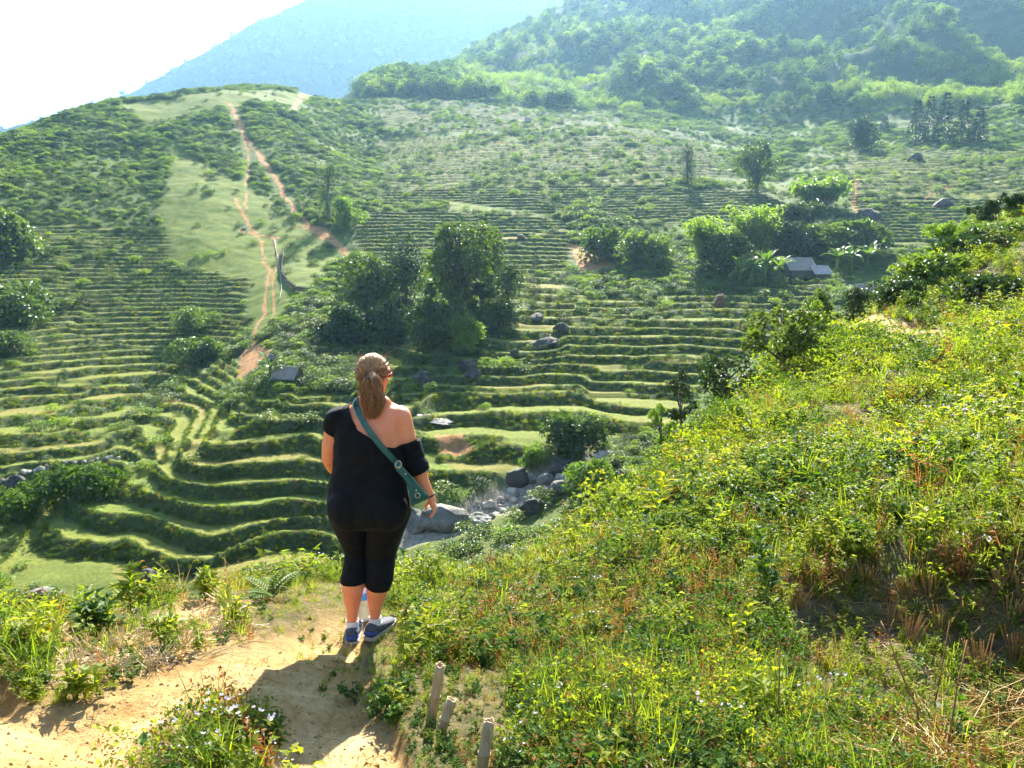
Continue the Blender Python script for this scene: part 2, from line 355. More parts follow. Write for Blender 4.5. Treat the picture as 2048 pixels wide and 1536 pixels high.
NAMES = {0: ('ground', 'grassy slope falling away around the camera'), 1: ('path', 'bare orange clay footpath under the woman'), 2: ('hillside', 'scrub covered hillside across the valley'),
         3: ('terraces', 'stepped rice terraces on the valley sides'), 4: ('stream_bed', 'stony stream bed in the valley bottom'), 5: ('hill_track', 'red earth tracks worn into the hillside'),
         6: ('paddy_mud', 'wet muddy corner of a harvested paddy'), 7: ('mountain', 'forested mountain side behind the terraces')}
nearby = 1 - smooth(20, 60, RR)
STRAWP = [(110, 1260), (350, 1215), (520, 1205), (520, 1290), (330, 1340), (170, 1395), (60, 1385)]
stw = boxblur((pip(U + 30 * fbm(X / .4, Y / .4, 181, 3), V + 16 * fbm(X / .4, Y / .4, 183, 3), STRAWP) & (RR < 8)).astype(float), 3, 3) * (0.55 + 0.8 * fbm(X / .3, Y / .3, 185, 3))
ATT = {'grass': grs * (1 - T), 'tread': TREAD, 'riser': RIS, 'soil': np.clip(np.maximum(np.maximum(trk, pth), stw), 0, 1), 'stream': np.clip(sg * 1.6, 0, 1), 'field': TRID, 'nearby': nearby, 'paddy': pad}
for k_, (nm, lab) in NAMES.items():
    f = F[region == k_]
    if not len(f): continue
    used, inv = np.unique(f, return_inverse=True)
    me = mesh_np(nm, P3[used], inv.reshape(-1, 4), M['mountain'] if k_ == 7 else M['ground'], {a_: v_.reshape(-1)[used] for a_, v_ in ATT.items()})
    link(nm, me, kind='structure', label=lab)
# the land behind and beside the camera (coarser)
zb = Z[::12, [0, -1]]; rb = rr[::12]; ab = np.linspace(AMAX, 2 * math.pi - AMAX, 50)
wgt = (ab - ab[0]) / (ab[-1] - ab[0]); wgt = wgt * wgt * (3 - 2 * wgt)
Zb = zb[:, 1:2] * (1 - wgt) + zb[:, 0:1] * wgt; Rb, Ab = np.meshgrid(rb, ab, indexing='ij')
back = np.sin(np.pi * (Ab - ab[0]) / (ab[-1] - ab[0]))
Zb = Zb * (1 - back) + back * (0.65 + 0.16 * np.minimum(Rb, 350))
ib = np.arange(Zb.size).reshape(Zb.shape)
Vb = np.stack([Rb * np.sin(Ab), Rb * np.cos(Ab), Zb], -1).reshape(-1, 3)
Fb = np.stack([ib[:-1, :-1], ib[:-1, 1:], ib[1:, 1:], ib[1:, :-1]], -1).reshape(-1, 4)
ring = np.arange(Zb.shape[1]); c0 = len(Vb); Vb = np.vstack([Vb, [[0, 0, 0.66]]])
link('terrain', mesh_np('terrain', Vb, Fb, M['ground'], {'nearby': np.full(len(Vb), 1.0)}), kind='structure', label='rest of the slope behind the camera')
cap = np.vstack([np.stack([np.r_[X[0], 0], np.r_[Y[0], 0], np.r_[Z[0], 0.66]], -1)])
nc = len(cap) - 1
link('ground', mesh_np('ground_at_feet', cap, np.array([[i, i + 1, nc] for i in range(nc - 1)]), M['ground'], {'nearby': np.ones(nc + 1)}), kind='structure', label='trampled ground where the camera stands')
# far ridge
ua = np.linspace(-900, 1900, 420)
crest_u = np.array([-900, -300, 0, 240, 300, 360, 420, 480, 540, 600, 650, 750, 900, 1100, 1400, 1900]); crest_v = np.array([420, 330, 262, 196, 172, 140, 105, 72, 40, 10, -15, -50, -70, -80, -90, -95])
az = np.array([pix_ar(u_, 300)[0] for u_ in ua]); cv = np.interp(ua, crest_u, crest_v)
tt = np.array([pix_ar(u_, v_)[1] for u_, v_ in zip(ua, cv)])
fr_r = np.linspace(0, 1, 90); RC = 1800.0
FR, FA = np.meshgrid(fr_r, az, indexing='ij'); RF = 1150 + (RC - 1150) * FR
ZC = CAM[2] + tt[None] * RC
ZF = -60 + (ZC + 60) * FR ** 1.15
XF, YF = RF * np.sin(FA), RF * np.cos(FA)
ZF = ZF + 70 * (1 - 2 * np.abs(fbm(XF / 330, YF / 420, 131, 4)) - 0.6) * np.sin(np.pi * FR) + 7 * fbm(XF / 45, YF / 45, 133, 4)
i2 = np.arange(ZF.size).reshape(ZF.shape)
FF = np.stack([i2[:-1, :-1], i2[:-1, 1:], i2[1:, 1:], i2[1:, :-1]], -1).reshape(-1, 4)
link('mountain', mesh_np('far_ridge', np.stack([XF, YF, ZF], -1).reshape(-1, 3), FF, M['mountain']), kind='structure', label='far hazy forested ridge against the sky')

# ------------------------------------------------------------------ plants: leaf shapes, prototypes, scattered ground cover
def leaf_mat(name, cols, trans, tw=0.45, gloss=0.1, rough=0.55):
    if 'flower' not in name and 'straw' not in name: cols = [(a_ * 1.04, b_, c_ * 0.62) for a_, b_, c_ in cols]
    m, t, nn, l, p = mat(name)
    oi = N(t, 'ShaderNodeObjectInfo'); g = t.nodes.new('ShaderNodeNewGeometry')
    at_ = N(t, 'ShaderNodeAttribute'); at_.attribute_name = 'tint'
    mth = N(t, 'ShaderNodeMath'); mth.operation = 'MULTIPLY_ADD'; l.new(oi.outputs['Random'], mth.inputs[0]); mth.inputs[1].default_value = 0.62
    m2 = N(t, 'ShaderNodeMath'); m2.operation = 'MULTIPLY'; l.new(at_.outputs['Fac'], m2.inputs[0]); m2.inputs[1].default_value = 0.38
    l.new(m2.outputs[0], mth.inputs[2])
    c = ramp(t, mth.outputs[0], [(i / (len(cols) - 1), x) for i, x in enumerate(cols)])
    l.new(c, p.inputs['Base Color']); p.inputs['Roughness'].default_value = rough; p.inputs['Specular IOR Level'].default_value = gloss
    tr_ = N(t, 'ShaderNodeBsdfTranslucent'); l.new(mix(t, 1.0, c, trans, 'MULTIPLY'), tr_.inputs['Color'])
    ms = N(t, 'ShaderNodeMixShader'); ms.inputs[0].default_value = tw
    l.new(p.outputs[0], ms.inputs[1]); l.new(tr_.outputs[0], ms.inputs[2]); l.new(ms.outputs[0], nn['Material Output'].inputs['Surface'])
    return m
TRN = (2.25, 2.35, 0.5)
M['weed'] = leaf_mat('weed_leaf', [(0.06, 0.10, 0.022), (0.115, 0.16, 0.03), (0.18, 0.215, 0.04), (0.27, 0.25, 0.06)], TRN, 0.42)
M['weed_dark'] = leaf_mat('dark_leaf', [(0.03, 0.065, 0.02), (0.05, 0.10, 0.03), (0.08, 0.14, 0.035)], TRN, 0.3)
M['grass'] = leaf_mat('grass_blade', [(0.07, 0.125, 0.03), (0.13, 0.19, 0.045), (0.24, 0.25, 0.07)], TRN, 0.42, 0.12)
M['dry'] = leaf_mat('dry_grass', [(0.26, 0.17, 0.07), (0.36, 0.26, 0.12), (0.44, 0.34, 0.18)], (1.5, 1.3, 0.9), 0.35, 0.25)
M['rust'] = leaf_mat('reddish_weed', [(0.16, 0.07, 0.03), (0.22, 0.11, 0.045), (0.20, 0.17, 0.06)], (1.8, 1.4, 0.8), 0.4)
M['bush'] = leaf_mat('scrub_leaf', [(0.035, 0.07, 0.028), (0.055, 0.10, 0.035), (0.085, 0.14, 0.045), (0.12, 0.17, 0.06)], (2.0, 2.1, 0.7), 0.34, 0.35, 0.45)
M['bush_lt'] = leaf_mat('light_scrub_leaf', [(0.07, 0.13, 0.03), (0.11, 0.18, 0.04), (0.16, 0.22, 0.05)], (2.2, 2.3, 0.9), 0.45, 0.4)
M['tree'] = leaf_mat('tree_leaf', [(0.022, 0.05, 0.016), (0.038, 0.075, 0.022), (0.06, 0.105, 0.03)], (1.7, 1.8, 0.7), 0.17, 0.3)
M['tree_lt'] = leaf_mat('light_tree_leaf', [(0.045, 0.085, 0.025), (0.075, 0.125, 0.035), (0.12, 0.165, 0.045)], (2.0, 2.1, 0.7), 0.28, 0.35)
M['for_a'] = leaf_mat('forest_leaf', [(0.04, 0.085, 0.03), (0.07, 0.125, 0.04), (0.11, 0.17, 0.05)], (1.9, 2.0, 0.8), 0.34, 0.2, 0.6)
M['for_b'] = leaf_mat('bamboo_forest_leaf', [(0.09, 0.16, 0.035), (0.14, 0.21, 0.045), (0.19, 0.25, 0.06)], (2.0, 2.1, 0.8), 0.4, 0.15, 0.6)
M['conifer'] = leaf_mat('conifer_needles', [(0.018, 0.04, 0.022), (0.03, 0.055, 0.028)], (1.5, 1.6, 1.0), 0.2, 0.2)
M['flower'] = leaf_mat('lilac_flower', [(0.46, 0.40, 0.48), (0.58, 0.53, 0.58), (0.66, 0.63, 0.62)], (1.2, 1.2, 1.2), 0.4, 0.2)
M['straw'] = leaf_mat('pale_straw', [(0.42, 0.33, 0.18), (0.55, 0.45, 0.27), (0.62, 0.54, 0.36)], (1.2, 1.1, 0.9), 0.25, 0.3)
M['stub'] = leaf_mat('brown_rice_stubble', [(0.26, 0.15, 0.09), (0.36, 0.24, 0.15), (0.44, 0.33, 0.23)], (1.4, 1.2, 0.8), 0.3, 0.2)
M['banana'] = leaf_mat('banana_leaf', [(0.05, 0.11, 0.03), (0.085, 0.16, 0.04), (0.13, 0.21, 0.05)], (1.8, 1.9, 0.7), 0.3, 0.15, 0.5)
def bark_mat(name, a, b):
    m, t, nn, l, p = mat(name); l.new(ramp(t, noise(t, 6, 6), [(0.35, a), (0.65, b)]), p.inputs['Base Color']); p.inputs['Roughness'].default_value = 0.9
    bump(t, p, noise(t, 18, 6), 0.02); return m
M['bark'] = bark_mat('bark', (0.07, 0.055, 0.04), (0.16, 0.13, 0.10))

class Geo:                              # collects triangles and quads with a tint and a material slot
    def __init__(s): s.v = []; s.f = []; s.t = []; s.m = []
    def add(s, vs, fs, tint=0.5, m=0):
        o = len(s.v); s.v += [tuple(x) for x in vs]; s.t += [tint] * len(vs)
        s.f += [tuple(i + o for i in f) for f in fs]; s.m += [m] * len(fs)
    def leaf(s, b, d, up, L, Wd, tint=None, m=0, fold=0.25, droop=0.25):
        b = Vector(b); d = Vector(d).normalized(); side = d.cross(Vector(up)); side = side.normalized() if side.length > 1e-4 else Vector((1, 0, 0)); nrm = side.cross(d)
        mid = b + d * L * 0.45; tip = b + d * L - nrm * L * droop; h = nrm * Wd * fold
        s.add([b, mid + side * Wd / 2 + h, tip, mid - side * Wd / 2 + h, mid - nrm * L * droop * .12], [(0, 1, 4), (1, 2, 4), (2, 3, 4), (3, 0, 4)], random.random() if tint is None else tint, m)
    def blade(s, b, d, L, Wd, bend=0.5, tint=None, m=0, seg=3):
        b = Vector(b); d = Vector(d).normalized(); out = Vector((d.x, d.y, 0)); out = out.normalized() if out.length > 1e-3 else Vector((1, 0, 0))
        side = out.cross(Vector((0, 0, 1))).normalized(); vs = []; p_ = b.copy(); dd = d.copy()
        for i in range(seg + 1):
            w_ = Wd * (1 - i / seg) ** 0.7 * 0.5; vs += [p_ - side * w_, p_ + side * w_]
            p_ = p_ + dd * L / seg; dd = (dd + out * bend / seg - Vector((0, 0, bend * 0.6 / seg))).normalized()
        fs = [(2 * i, 2 * i + 1, 2 * i + 3, 2 * i + 2) for i in range(seg - 1)] + [(2 * seg - 2, 2 * seg - 1, 2 * seg)]
        s.add(vs[:-1], fs, random.random() if tint is None else tint, m)
    def tube(s, pts_, rads, k=6, tint=0.5, m=0, capend=True):
        rings = []; pts_ = [Vector(x) for x in pts_]
        for i, p_ in enumerate(pts_):
            d = (pts_[min(i + 1, len(pts_) - 1)] - pts_[max(i - 1, 0)]).normalized()
            a_ = d.cross(Vector((0.31, 0.95, 0.07))); a_.normalize(); b_ = d.cross(a_)
            rings.append([p_ + (a_ * math.cos(2 * math.pi * j / k) + b_ * math.sin(2 * math.pi * j / k)) * rads[i] for j in range(k)])
        vs = [x for r_ in rings for x in r_]; n_ = len(pts_)
        fs = [(i * k + j, i * k + (j + 1) % k, (i + 1) * k + (j + 1) % k, (i + 1) * k + j) for i in range(n_ - 1) for j in range(k)]
        if capend: fs.append(tuple((n_ - 1) * k + j for j in range(k))); fs.append(tuple(reversed(range(k))))
        s.add(vs, fs, tint, m)
    def mesh(s, name, mats, smooth_=False):
        me = bpy.data.meshes.new(name); me.from_pydata(s.v, [], s.f)
        a_ = me.attributes.new('tint', 'FLOAT', 'POINT'); a_.data.foreach_set('value', np.array(s.t, np.float32))
        for x in mats: me.materials.append(x)
        me.polygons.foreach_set('material_index', np.array(s.m, np.int32))
        if smooth_: me.polygons.foreach_set('use_smooth', np.ones(len(s.f), bool))
        me.update(); return me
def rdir(el0, el1):
    a_ = random.uniform(0, 2 * math.pi); e = R(random.uniform(el0, el1)); return Vector((math.cos(a_) * math.cos(e), math.sin(a_) * math.cos(e), math.sin(e)))
UP = Vector((0, 0, 1))
def weed(h=0.3, nl=22, L=0.09, Wd=0.045, stems=3, flower=0):
    g = Geo()
    for s_ in range(stems):
        d = rdir(55, 88); b = Vector((random.uniform(-.04, .04), random.uniform(-.04, .04), 0)); hh = h * random.uniform(0.7, 1.1); tip = b + d * hh
        g.blade(b, d, hh, 0.008, 0.15, 0.2)
        for i in range(nl // stems):
            f = random.uniform(0.15, 1.0); p_ = b.lerp(tip, f); dd = rdir(-5, 50)
            g.leaf(p_, dd, UP, L * random.uniform(0.6, 1.2) * (1.15 - 0.4 * f), Wd * random.uniform(0.7, 1.2))
        for i in range(flower):
            p_ = tip + Vector((random.uniform(-.03, .03), random.uniform(-.03, .03), random.uniform(0, .03)))
            for q_ in range(3): g.leaf(p_, rdir(10, 80), UP, 0.017, 0.014, None, 1, 0.1, 0)
    return g
def tuft(n_=16, h=0.3, Wd=0.012, spread=(45, 85), bend=0.7, base=0.05):
    g = Geo()
    for i in range(n_): g.blade((random.uniform(-base, base), random.uniform(-base, base), 0), rdir(*spread), h * random.uniform(0.5, 1.15), Wd * random.uniform(0.7, 1.3), bend * random.uniform(0.3, 1.4))
    return g
def fern(nf=6, L=0.45):
    g = Geo()
    for i in range(nf):
        d = rdir(35, 65); p_ = Vector((0, 0, 0.02)); out = Vector((d.x, d.y, 0)).normalized(); side = out.cross(UP); tn = random.random()
        for k_ in range(14):
            f = k_ / 13; ll = L * 0.26 * math.sin(math.pi * (0.12 + 0.86 * f))
            for sg_ in (-1, 1): g.leaf(p_, side * sg_ + d * 0.4, UP, ll, 0.028, tn, 0, 0.1, 0.1)
            p_ = p_ + d * L / 14; d = (d - UP * 0.07).normalized()
    return g
def bush(nl=260, leaf=0.16, h=1.0, lumps=7, flat=0.75):
    g = Geo(); cs = [(Vector((random.uniform(-.42, .42), random.uniform(-.42, .42), random.uniform(0.18, 0.62) * h)), random.uniform(0.24, 0.42)) for _ in range(lumps)]
    for i in range(nl):
        c_, r_ = random.choice(cs); d = rdir(-25, 90); p_ = c_ + Vector((d.x, d.y, d.z * flat)) * r_ * random.uniform(0.75, 1.08)
        if p_.z < 0: p_.z = random.uniform(0, .1)
        dd = (d + rdir(-40, 40) * 0.9).normalized(); g.leaf(p_, dd, d + UP * 0.5, leaf * random.uniform(0.6, 1.3), leaf * random.uniform(0.4, 0.7), 0.25 + 0.5 * random.random())
    return g
def plume(nl=260, h=1.0):                  # bamboo clump: arching leafy culms
    g = Geo()
    for s_ in range(13):
        d = rdir(66, 88); b = Vector((random.uniform(-.12, .12), random.uniform(-.12, .12), 0)); hh = h * random.uniform(0.7, 1.05); out = Vector((d.x, d.y, 0))
        for i in range(nl // 13):
            f = random.uniform(0.25, 1.0); p_ = b + d * hh * f + out * 0.9 * f ** 3 - UP * 0.18 * f ** 4 * hh + Vector((random.gauss(0, .03), random.gauss(0, .03), random.gauss(0, .03)))
            g.leaf(p_, rdir(-50, 40), UP, 0.12 * random.uniform(.6, 1.2), 0.035, None)
    return g
def fortree(nl=300, leaf=0.11):
    g = Geo(); cs = [(Vector((random.uniform(-.27, .27), random.uniform(-.27, .27), random.uniform(0.4, 0.85))), random.uniform(0.14, 0.24)) for _ in range(9)]
    for i in range(nl):
        c_, r_ = random.choice(cs); d = rdir(-40, 90); p_ = c_ + d * r_ * random.uniform(0.7, 1.1)
        g.leaf(p_, d + rdir(-40, 40), d + UP * .5, leaf * random.uniform(.6, 1.3), leaf * .6, 0.2 + 0.6 * random.random())
    g.tube([(0, 0, -0.1), (0, 0, 0.5)], [0.02, 0.012], 4, 0.1, 0)
    return g
def proto(colname, items):
    col = bpy.data.collections.new(colname)
    for i, (nm, g, mats) in enumerate(items):
        o_ = bpy.data.objects.new('%02d_%s' % (i, nm), g.mesh(nm, mats)); col.objects.link(o_)
    return col
def gn_group():
    ng = bpy.data.node_groups.new('scatter', 'GeometryNodeTree')
    ng.interface.new_socket('Geometry', in_out='INPUT', socket_type='NodeSocketGeometry')
    ng.interface.new_socket('Collection', in_out='INPUT', socket_type='NodeSocketCollection')
    ng.interface.new_socket('Geometry', in_out='OUTPUT', socket_type='NodeSocketGeometry')
    nd, l = ng.nodes, ng.links
    gi = nd.new('NodeGroupInput'); go = nd.new('NodeGroupOutput'); ci = nd.new('GeometryNodeCollectionInfo'); ci.transform_space = 'ORIGINAL'
    ci.inputs['Separate Children'].default_value = True; ci.inputs['Reset Children'].default_value = True
    iop = nd.new('GeometryNodeInstanceOnPoints'); iop.inputs['Pick Instance'].default_value = True
    def na_(nm, ty):
        x = nd.new('GeometryNodeInputNamedAttribute'); x.data_type = ty; x.inputs['Name'].default_value = nm; return x.outputs['Attribute']
    l.new(gi.outputs[0], iop.inputs['Points']); l.new(gi.outputs[1], ci.inputs[0]); l.new(ci.outputs[0], iop.inputs['Instance'])
    l.new(na_('vi', 'INT'), iop.inputs['Instance Index']); l.new(na_('rot', 'FLOAT_VECTOR'), iop.inputs['Rotation']); l.new(na_('scl', 'FLOAT_VECTOR'), iop.inputs['Scale'])
    l.new(iop.outputs[0], go.inputs[0]); return ng
GN = gn_group()
def scatter(name, P, vi, scl, col, label, cat, tilt=0.18, parent=None):
    k_ = len(P); me = bpy.data.meshes.new(name); me.vertices.add(k_); me.vertices.foreach_set('co', np.asarray(P, np.float32).ravel())
    a_ = me.attributes.new('vi', 'INT', 'POINT'); a_.data.foreach_set('value', np.asarray(vi, np.int32))
    rot = np.stack([rng.normal(0, tilt, k_), rng.normal(0, tilt, k_), rng.uniform(0, 6.283, k_)], 1)
    a_ = me.attributes.new('rot', 'FLOAT_VECTOR', 'POINT'); a_.data.foreach_set('vector', rot.astype(np.float32).ravel())
    scl = np.asarray(scl, np.float32)
    if scl.ndim == 1: scl = np.repeat(scl[:, None], 3, 1)
    a_ = me.attributes.new('scl', 'FLOAT_VECTOR', 'POINT'); a_.data.foreach_set('vector', scl.ravel())
    o_ = link(name, me, kind='stuff', label=label, category=cat)
    md = o_.modifiers.new('scatter', 'NODES'); md.node_group = GN
    for it in GN.interface.items_tree:
        if it.in_out == 'INPUT' and it.socket_type == 'NodeSocketCollection': md[it.identifier] = col
    print('SCATTER', name, k_); return o_
def polar(k_, r0, r1, pw=2.0):           # points whose density per square metre falls off as r**-pw
    x = rng.uniform(0, 1, k_)
    if abs(pw - 2) < 1e-6: r = r0 * (r1 / r0) ** x
    else: e = 2 - pw; r = (r0 ** e + x * (r1 ** e - r0 ** e)) ** (1 / e)
    a_ = rng.uniform(-AMAX * 0.96, AMAX * 0.96, k_); return r * np.sin(a_), r * np.cos(a_), r

# --- near ground cover
PN = proto('protos_near', [
 ('weed_a', weed(0.26, 40, 0.065, 0.032, 4), [M['weed'], M['flower']]), ('weed_b', weed(0.34, 40, 0.08, 0.042, 4), [M['weed'], M['flower']]),
 ('weed_c', weed(0.22, 44, 0.045, 0.022, 6), [M['weed'], M['flower']]), ('weed_dark', weed(0.30, 40, 0.085, 0.05, 5), [M['weed_dark'], M['flower']]),
 ('flowering', weed(0.36, 26, 0.07, 0.035, 4, 2), [M['weed'], M['flower']]), ('grass_a', tuft(20, 0.28), [M['grass']]), ('grass_b', tuft(26, 0.20, 0.009), [M['grass']]),
 ('dry_a', tuft(20, 0.26, 0.007, (25, 80), 0.9), [M['dry']]), ('dry_b', tuft(24, 0.16, 0.006, (10, 60), 0.5, 0.09), [M['dry']]),
 ('rust', weed(0.26, 26, 0.05, 0.022, 5), [M['rust'], M['flower']]), ('fern', fern(6, .3), [M['grass']]), ('fern_lt', fern(5, 0.28), [M['weed']])])
x, y, r = polar(95000, 2.0, 46, 1.75)
nz = fbm(x / 1.1, y / 1.1, 201, 3); nz2 = fbm(x / 2.6, y / 2.6, 211, 3); nz3 = fbm(x / 0.5, y / 0.5, 221, 2)
pm = gsample(pth, x, y); pdm = gsample(pad, x, y); u_, v_ = proj(x, y, ground(x, y))
soil_near = gsample(trk, x, y)
strawzone = pip(u_, v_, [(130, 1240), (350, 1200), (520, 1200), (520, 1290), (330, 1340), (170, 1395), (90, 1380)]) & (r < 9)
worn = pip(u_, v_, [(470, 1190), (700, 1150), (800, 1240), (820, 1360), (740, 1420), (640, 1300), (520, 1290)]) & (r < 6)
dens = np.clip(0.68 + 1.3 * nz, 0.08, 1) * (pm < 0.35) * (1 - 0.66 * (pdm > 0.4)) * (1 - 0.9 * (soil_near > .4))
feetgrass = pip(u_, v_, [(600, 1270), (700, 1275), (800, 1270), (800, 1400), (720, 1420), (640, 1400), (590, 1330)]) & (r < 5)
worn = worn | feetgrass
dens = np.where(feetgrass & (pm > .3), 0.55, dens)
dens = np.where(strawzone, dens * 0.16, dens); dens = np.where(r < 3.2, dens * 0.75, dens)
camfree = np.hypot(x, y) > 1.9
keep = (rng.uniform(0, 1, len(x)) < dens) & camfree
stk = pip(u_, v_, [(820, 1330), (1010, 1330), (1060, 1700), (780, 1700), (790, 1430)]) & (r < 4)
x, y, r, nz, nz2, nz3, pdm, worn, u_, v_, stk = (a_[keep] for a_ in (x, y, r, nz, nz2, nz3, pdm, worn, u_, v_, stk)); k_ = len(x)
q_ = rng.uniform(0, 1, k_) * .75 + 0.125 + 0.62 * nz2 + 0.2 * nz
vi = np.select([q_ < 0.16, q_ < 0.26, q_ < 0.34, q_ < 0.50, q_ < 0.515, q_ < 0.68, q_ < 0.82, q_ < 0.88, q_ < 0.92, q_ < 0.965, q_ < 0.985], [3, 0, 1, 2, 4, 5, 6, 7, 8, 9, 10], 5)
dryside = (u_ > 900) & (r < 6.0)
vi = np.where(dryside & (rng.uniform(0, 1, k_) < 0.46), rng.choice([7, 7, 8, 9, 9, 5], k_), vi)
vi = np.where(rng.uniform(0, 1, k_) < 0.09 + 0.25 * np.clip(nz3, 0, 1), rng.choice([7, 8, 9], k_), vi)
vi = np.where((worn | (pdm > .4)) & (rng.uniform(0, 1, k_) < 0.85), np.where(pdm > .4, rng.choice([6, 2, 2, 8, 5, 0], k_), rng.choice([6, 8, 8, 6, 7], k_)), vi)
sc_ = rng.uniform(0.55, 1.15, k_) * (0.5 + 0.4 * smooth(3.5, 9, r) + 0.5 * smooth(9, 26, r)) * (1 + 0.45 * nz3)
sc_ = sc_ * np.where(rng.uniform(0, 1, k_) < .1, 1.6, 1.0); sc_ = np.where(worn, sc_ * 0.5, sc_); sc_ = sc_ * np.where(stk, 0.45, 1.0) * np.where((r < 3.9) & (u_ > 800), 0.8, 1.0)
dirtb = pip(u_, v_, [(230, 1536), (250, 1440), (420, 1350), (540, 1390), (560, 1600), (200, 1600)]) & (r < 4.2)
vi = np.where(dirtb, rng.choice([6, 5, 6, 7, 9, 2, 8, 4], k_), vi)
scatter('ground_cover', np.stack([x, y, ground(x, y) - 0.015], 1), vi, sc_, PN, 'dense green weeds, grass and small flowers covering the near slope', 'weeds')

# taller growth: long grass and bushlets standing out of the near slope
PM = proto('protos_mid', [('long_grass', tuft(34, 0.55, 0.011, (50, 86), 0.8, 0.08), [M['grass']]), ('long_dry', tuft(26, 0.5, 0.008, (40, 85), 0.9, 0.08), [M['dry']]), ('bushlet', bush(150, 0.10, 0.9, 7), [M['weed']]), ('bushlet_dark', bush(150, 0.10, 0.9, 7), [M['weed_dark']]), ('bushlet_red', bush(130, 0.07, 0.9, 7), [M['rust']]), ('tall_weed', weed(0.7, 40, 0.12, 0.05, 3, 1), [M['weed'], M['flower']])])
x, y, r = polar(9000, 2.6, 46, 1.9)
u_, v_ = proj(x, y, ground(x, y)); nz = fbm(x / 2.2, y / 2.2, 251, 3); nz2 = fbm(x / 5, y / 5, 261, 2)
ok = (gsample(pth, x, y) < .2) & (gsample(pad, x, y) < .3) & (gsample(trk, x, y) < .3) & ~((u_ < 830) & (u_ > 470) & (v_ > 1130)) & ~pip(u_, v_, STRAWP) & ~pip(u_, v_, [(780, 1300), (1040, 1300), (1100, 1700), (760, 1700)]) & ~((u_ < 640) & (r > 6)) & ~((u_ > 900) & (u_ < 1250) & (r > 6.5) & (r < 14))
keep = ok & (rng.uniform(0, 1, len(x)) < np.clip(0.34 + 1.3 * nz, 0, 1)); x, y, r, nz, nz2 = (a_[keep] for a_ in (x, y, r, nz, nz2)); k_ = len(x)
q_ = rng.uniform(0, 1, k_) * .7 + .15 + .6 * nz2
vi = np.select([q_ < .28, q_ < .38, q_ < .55, q_ < .68, q_ < .76], [0, 1, 2, 3, 4], 5)
big = vi >= 2
sc_ = rng.uniform(.5, 1.0, k_) * np.where(big, np.interp(r, [2.6, 6, 12, 30], [.28, .38, .6, .9]), np.interp(r, [2.6, 6, 20, 40], [.6, .8, 1.1, 1.3])) ; sc_ = np.where(vi == 5, sc_ * 1.3, sc_)
cu_ = rng.uniform(0, 1, 210); px_u = 1235 + 520 * cu_ + rng.normal(0, 14, 210); px_v = np.interp(px_u, [1200, 1330, 1430, 1530, 1620, 1760], [1045, 945, 862, 785, 725, 690]) + rng.normal(6, 16, 210)
cp = np.array([list(at(a_, b_, None, 6, 44)) for a_, b_ in zip(px_u, px_v)])
x = np.r_[x, cp[:, 0]]; y = np.r_[y, cp[:, 1]]; vi = np.r_[vi, rng.choice([2, 3, 3, 5, 0, 2], 210)]; sc_ = np.r_[sc_, rng.uniform(.35, .95, 210) * np.interp(np.hypot(cp[:, 0], cp[:, 1]), [8, 25], [.7, 1.3])]
scatter('tall_weeds', np.stack([x, y, ground(x, y) - 0.02], 1), vi, sc_, PM, 'taller grass, weeds and bushlets standing out of the near slope', 'weeds', 0.12)

# --- scrub on the hillsides, weeds on the terrace banks, grass on the terrace fields
PB = proto('protos_bush', [('bush_a', bush(), [M['bush']]), ('bush_b', bush(300, 0.13, 0.8, 9), [M['bush']]), ('bush_c', bush(240, 0.18, 1.2, 6), [M['bush_lt']]), ('bush_d', bush(260, 0.15, 0.7, 8), [M['bush_lt']]),
 ('clump_dark', bush(240, 0.16, 1.0, 6), [M['tree']]), ('plume', plume(), [M['bush_lt']]), ('clump_dry', bush(200, 0.12, .6, 6), [M['rust']])])
x, y, r = polar(110000, 30, 400, 1.25)
uu_, vv_ = proj(x, y, ground(x, y))
scrub = np.maximum(1 - gsample(T, x, y), np.where(r > 200, 0.17, np.where(r > 84, 0.05, 0.015))) * np.where((uu_ > 760) & (uu_ < 1210) & (r < 66), 0.06, 1) * np.where((uu_ < 700) & (vv_ > 1090), 0.25, 1) * (1 - 0.97 * gsample(grs, x, y)) * (gsample(boxblur(trk, 3, 2), x, y) < 0.12) * (gsample(sg, x, y) < 0.3)
nz = fbm(x / 14, y / 14, 301, 4); nz2 = fbm(x / 40, y / 40, 311, 3)
lush = (uu_ < 760) & (r > 170)
keep = rng.uniform(0, 1, len(x)) < scrub * np.where(lush, np.clip(0.95 + 0.9 * nz, 0.35, 1), np.clip(0.66 + 1.3 * nz, 0.04, 1))
x, y, r, nz, nz2 = (a_[keep] for a_ in (x, y, r, nz, nz2)); k_ = len(x)
q_ = rng.uniform(0, 1, k_) + 0.5 * nz2
vi = np.select([q_ < 0.3, q_ < 0.55, q_ < 0.68, q_ < 0.8, q_ < 0.93, q_ < 0.98], [0, 1, 2, 3, 4, 0], 1)
sc_ = rng.uniform(0.7, 1.5, k_) * (1 + 0.9 * nz) * np.interp(r, [30, 60, 120, 200, 400], [0.7, 0.85, 1.0, 1.15, 1.3])
scatter('hillside_scrub', np.stack([x, y, ground(x, y) - 0.1], 1), vi, np.stack([sc_ * 1.15, sc_ * 1.15, sc_ * 0.85], 1), PB, 'bushy green scrub covering the valley hillsides', 'scrub', 0.1)

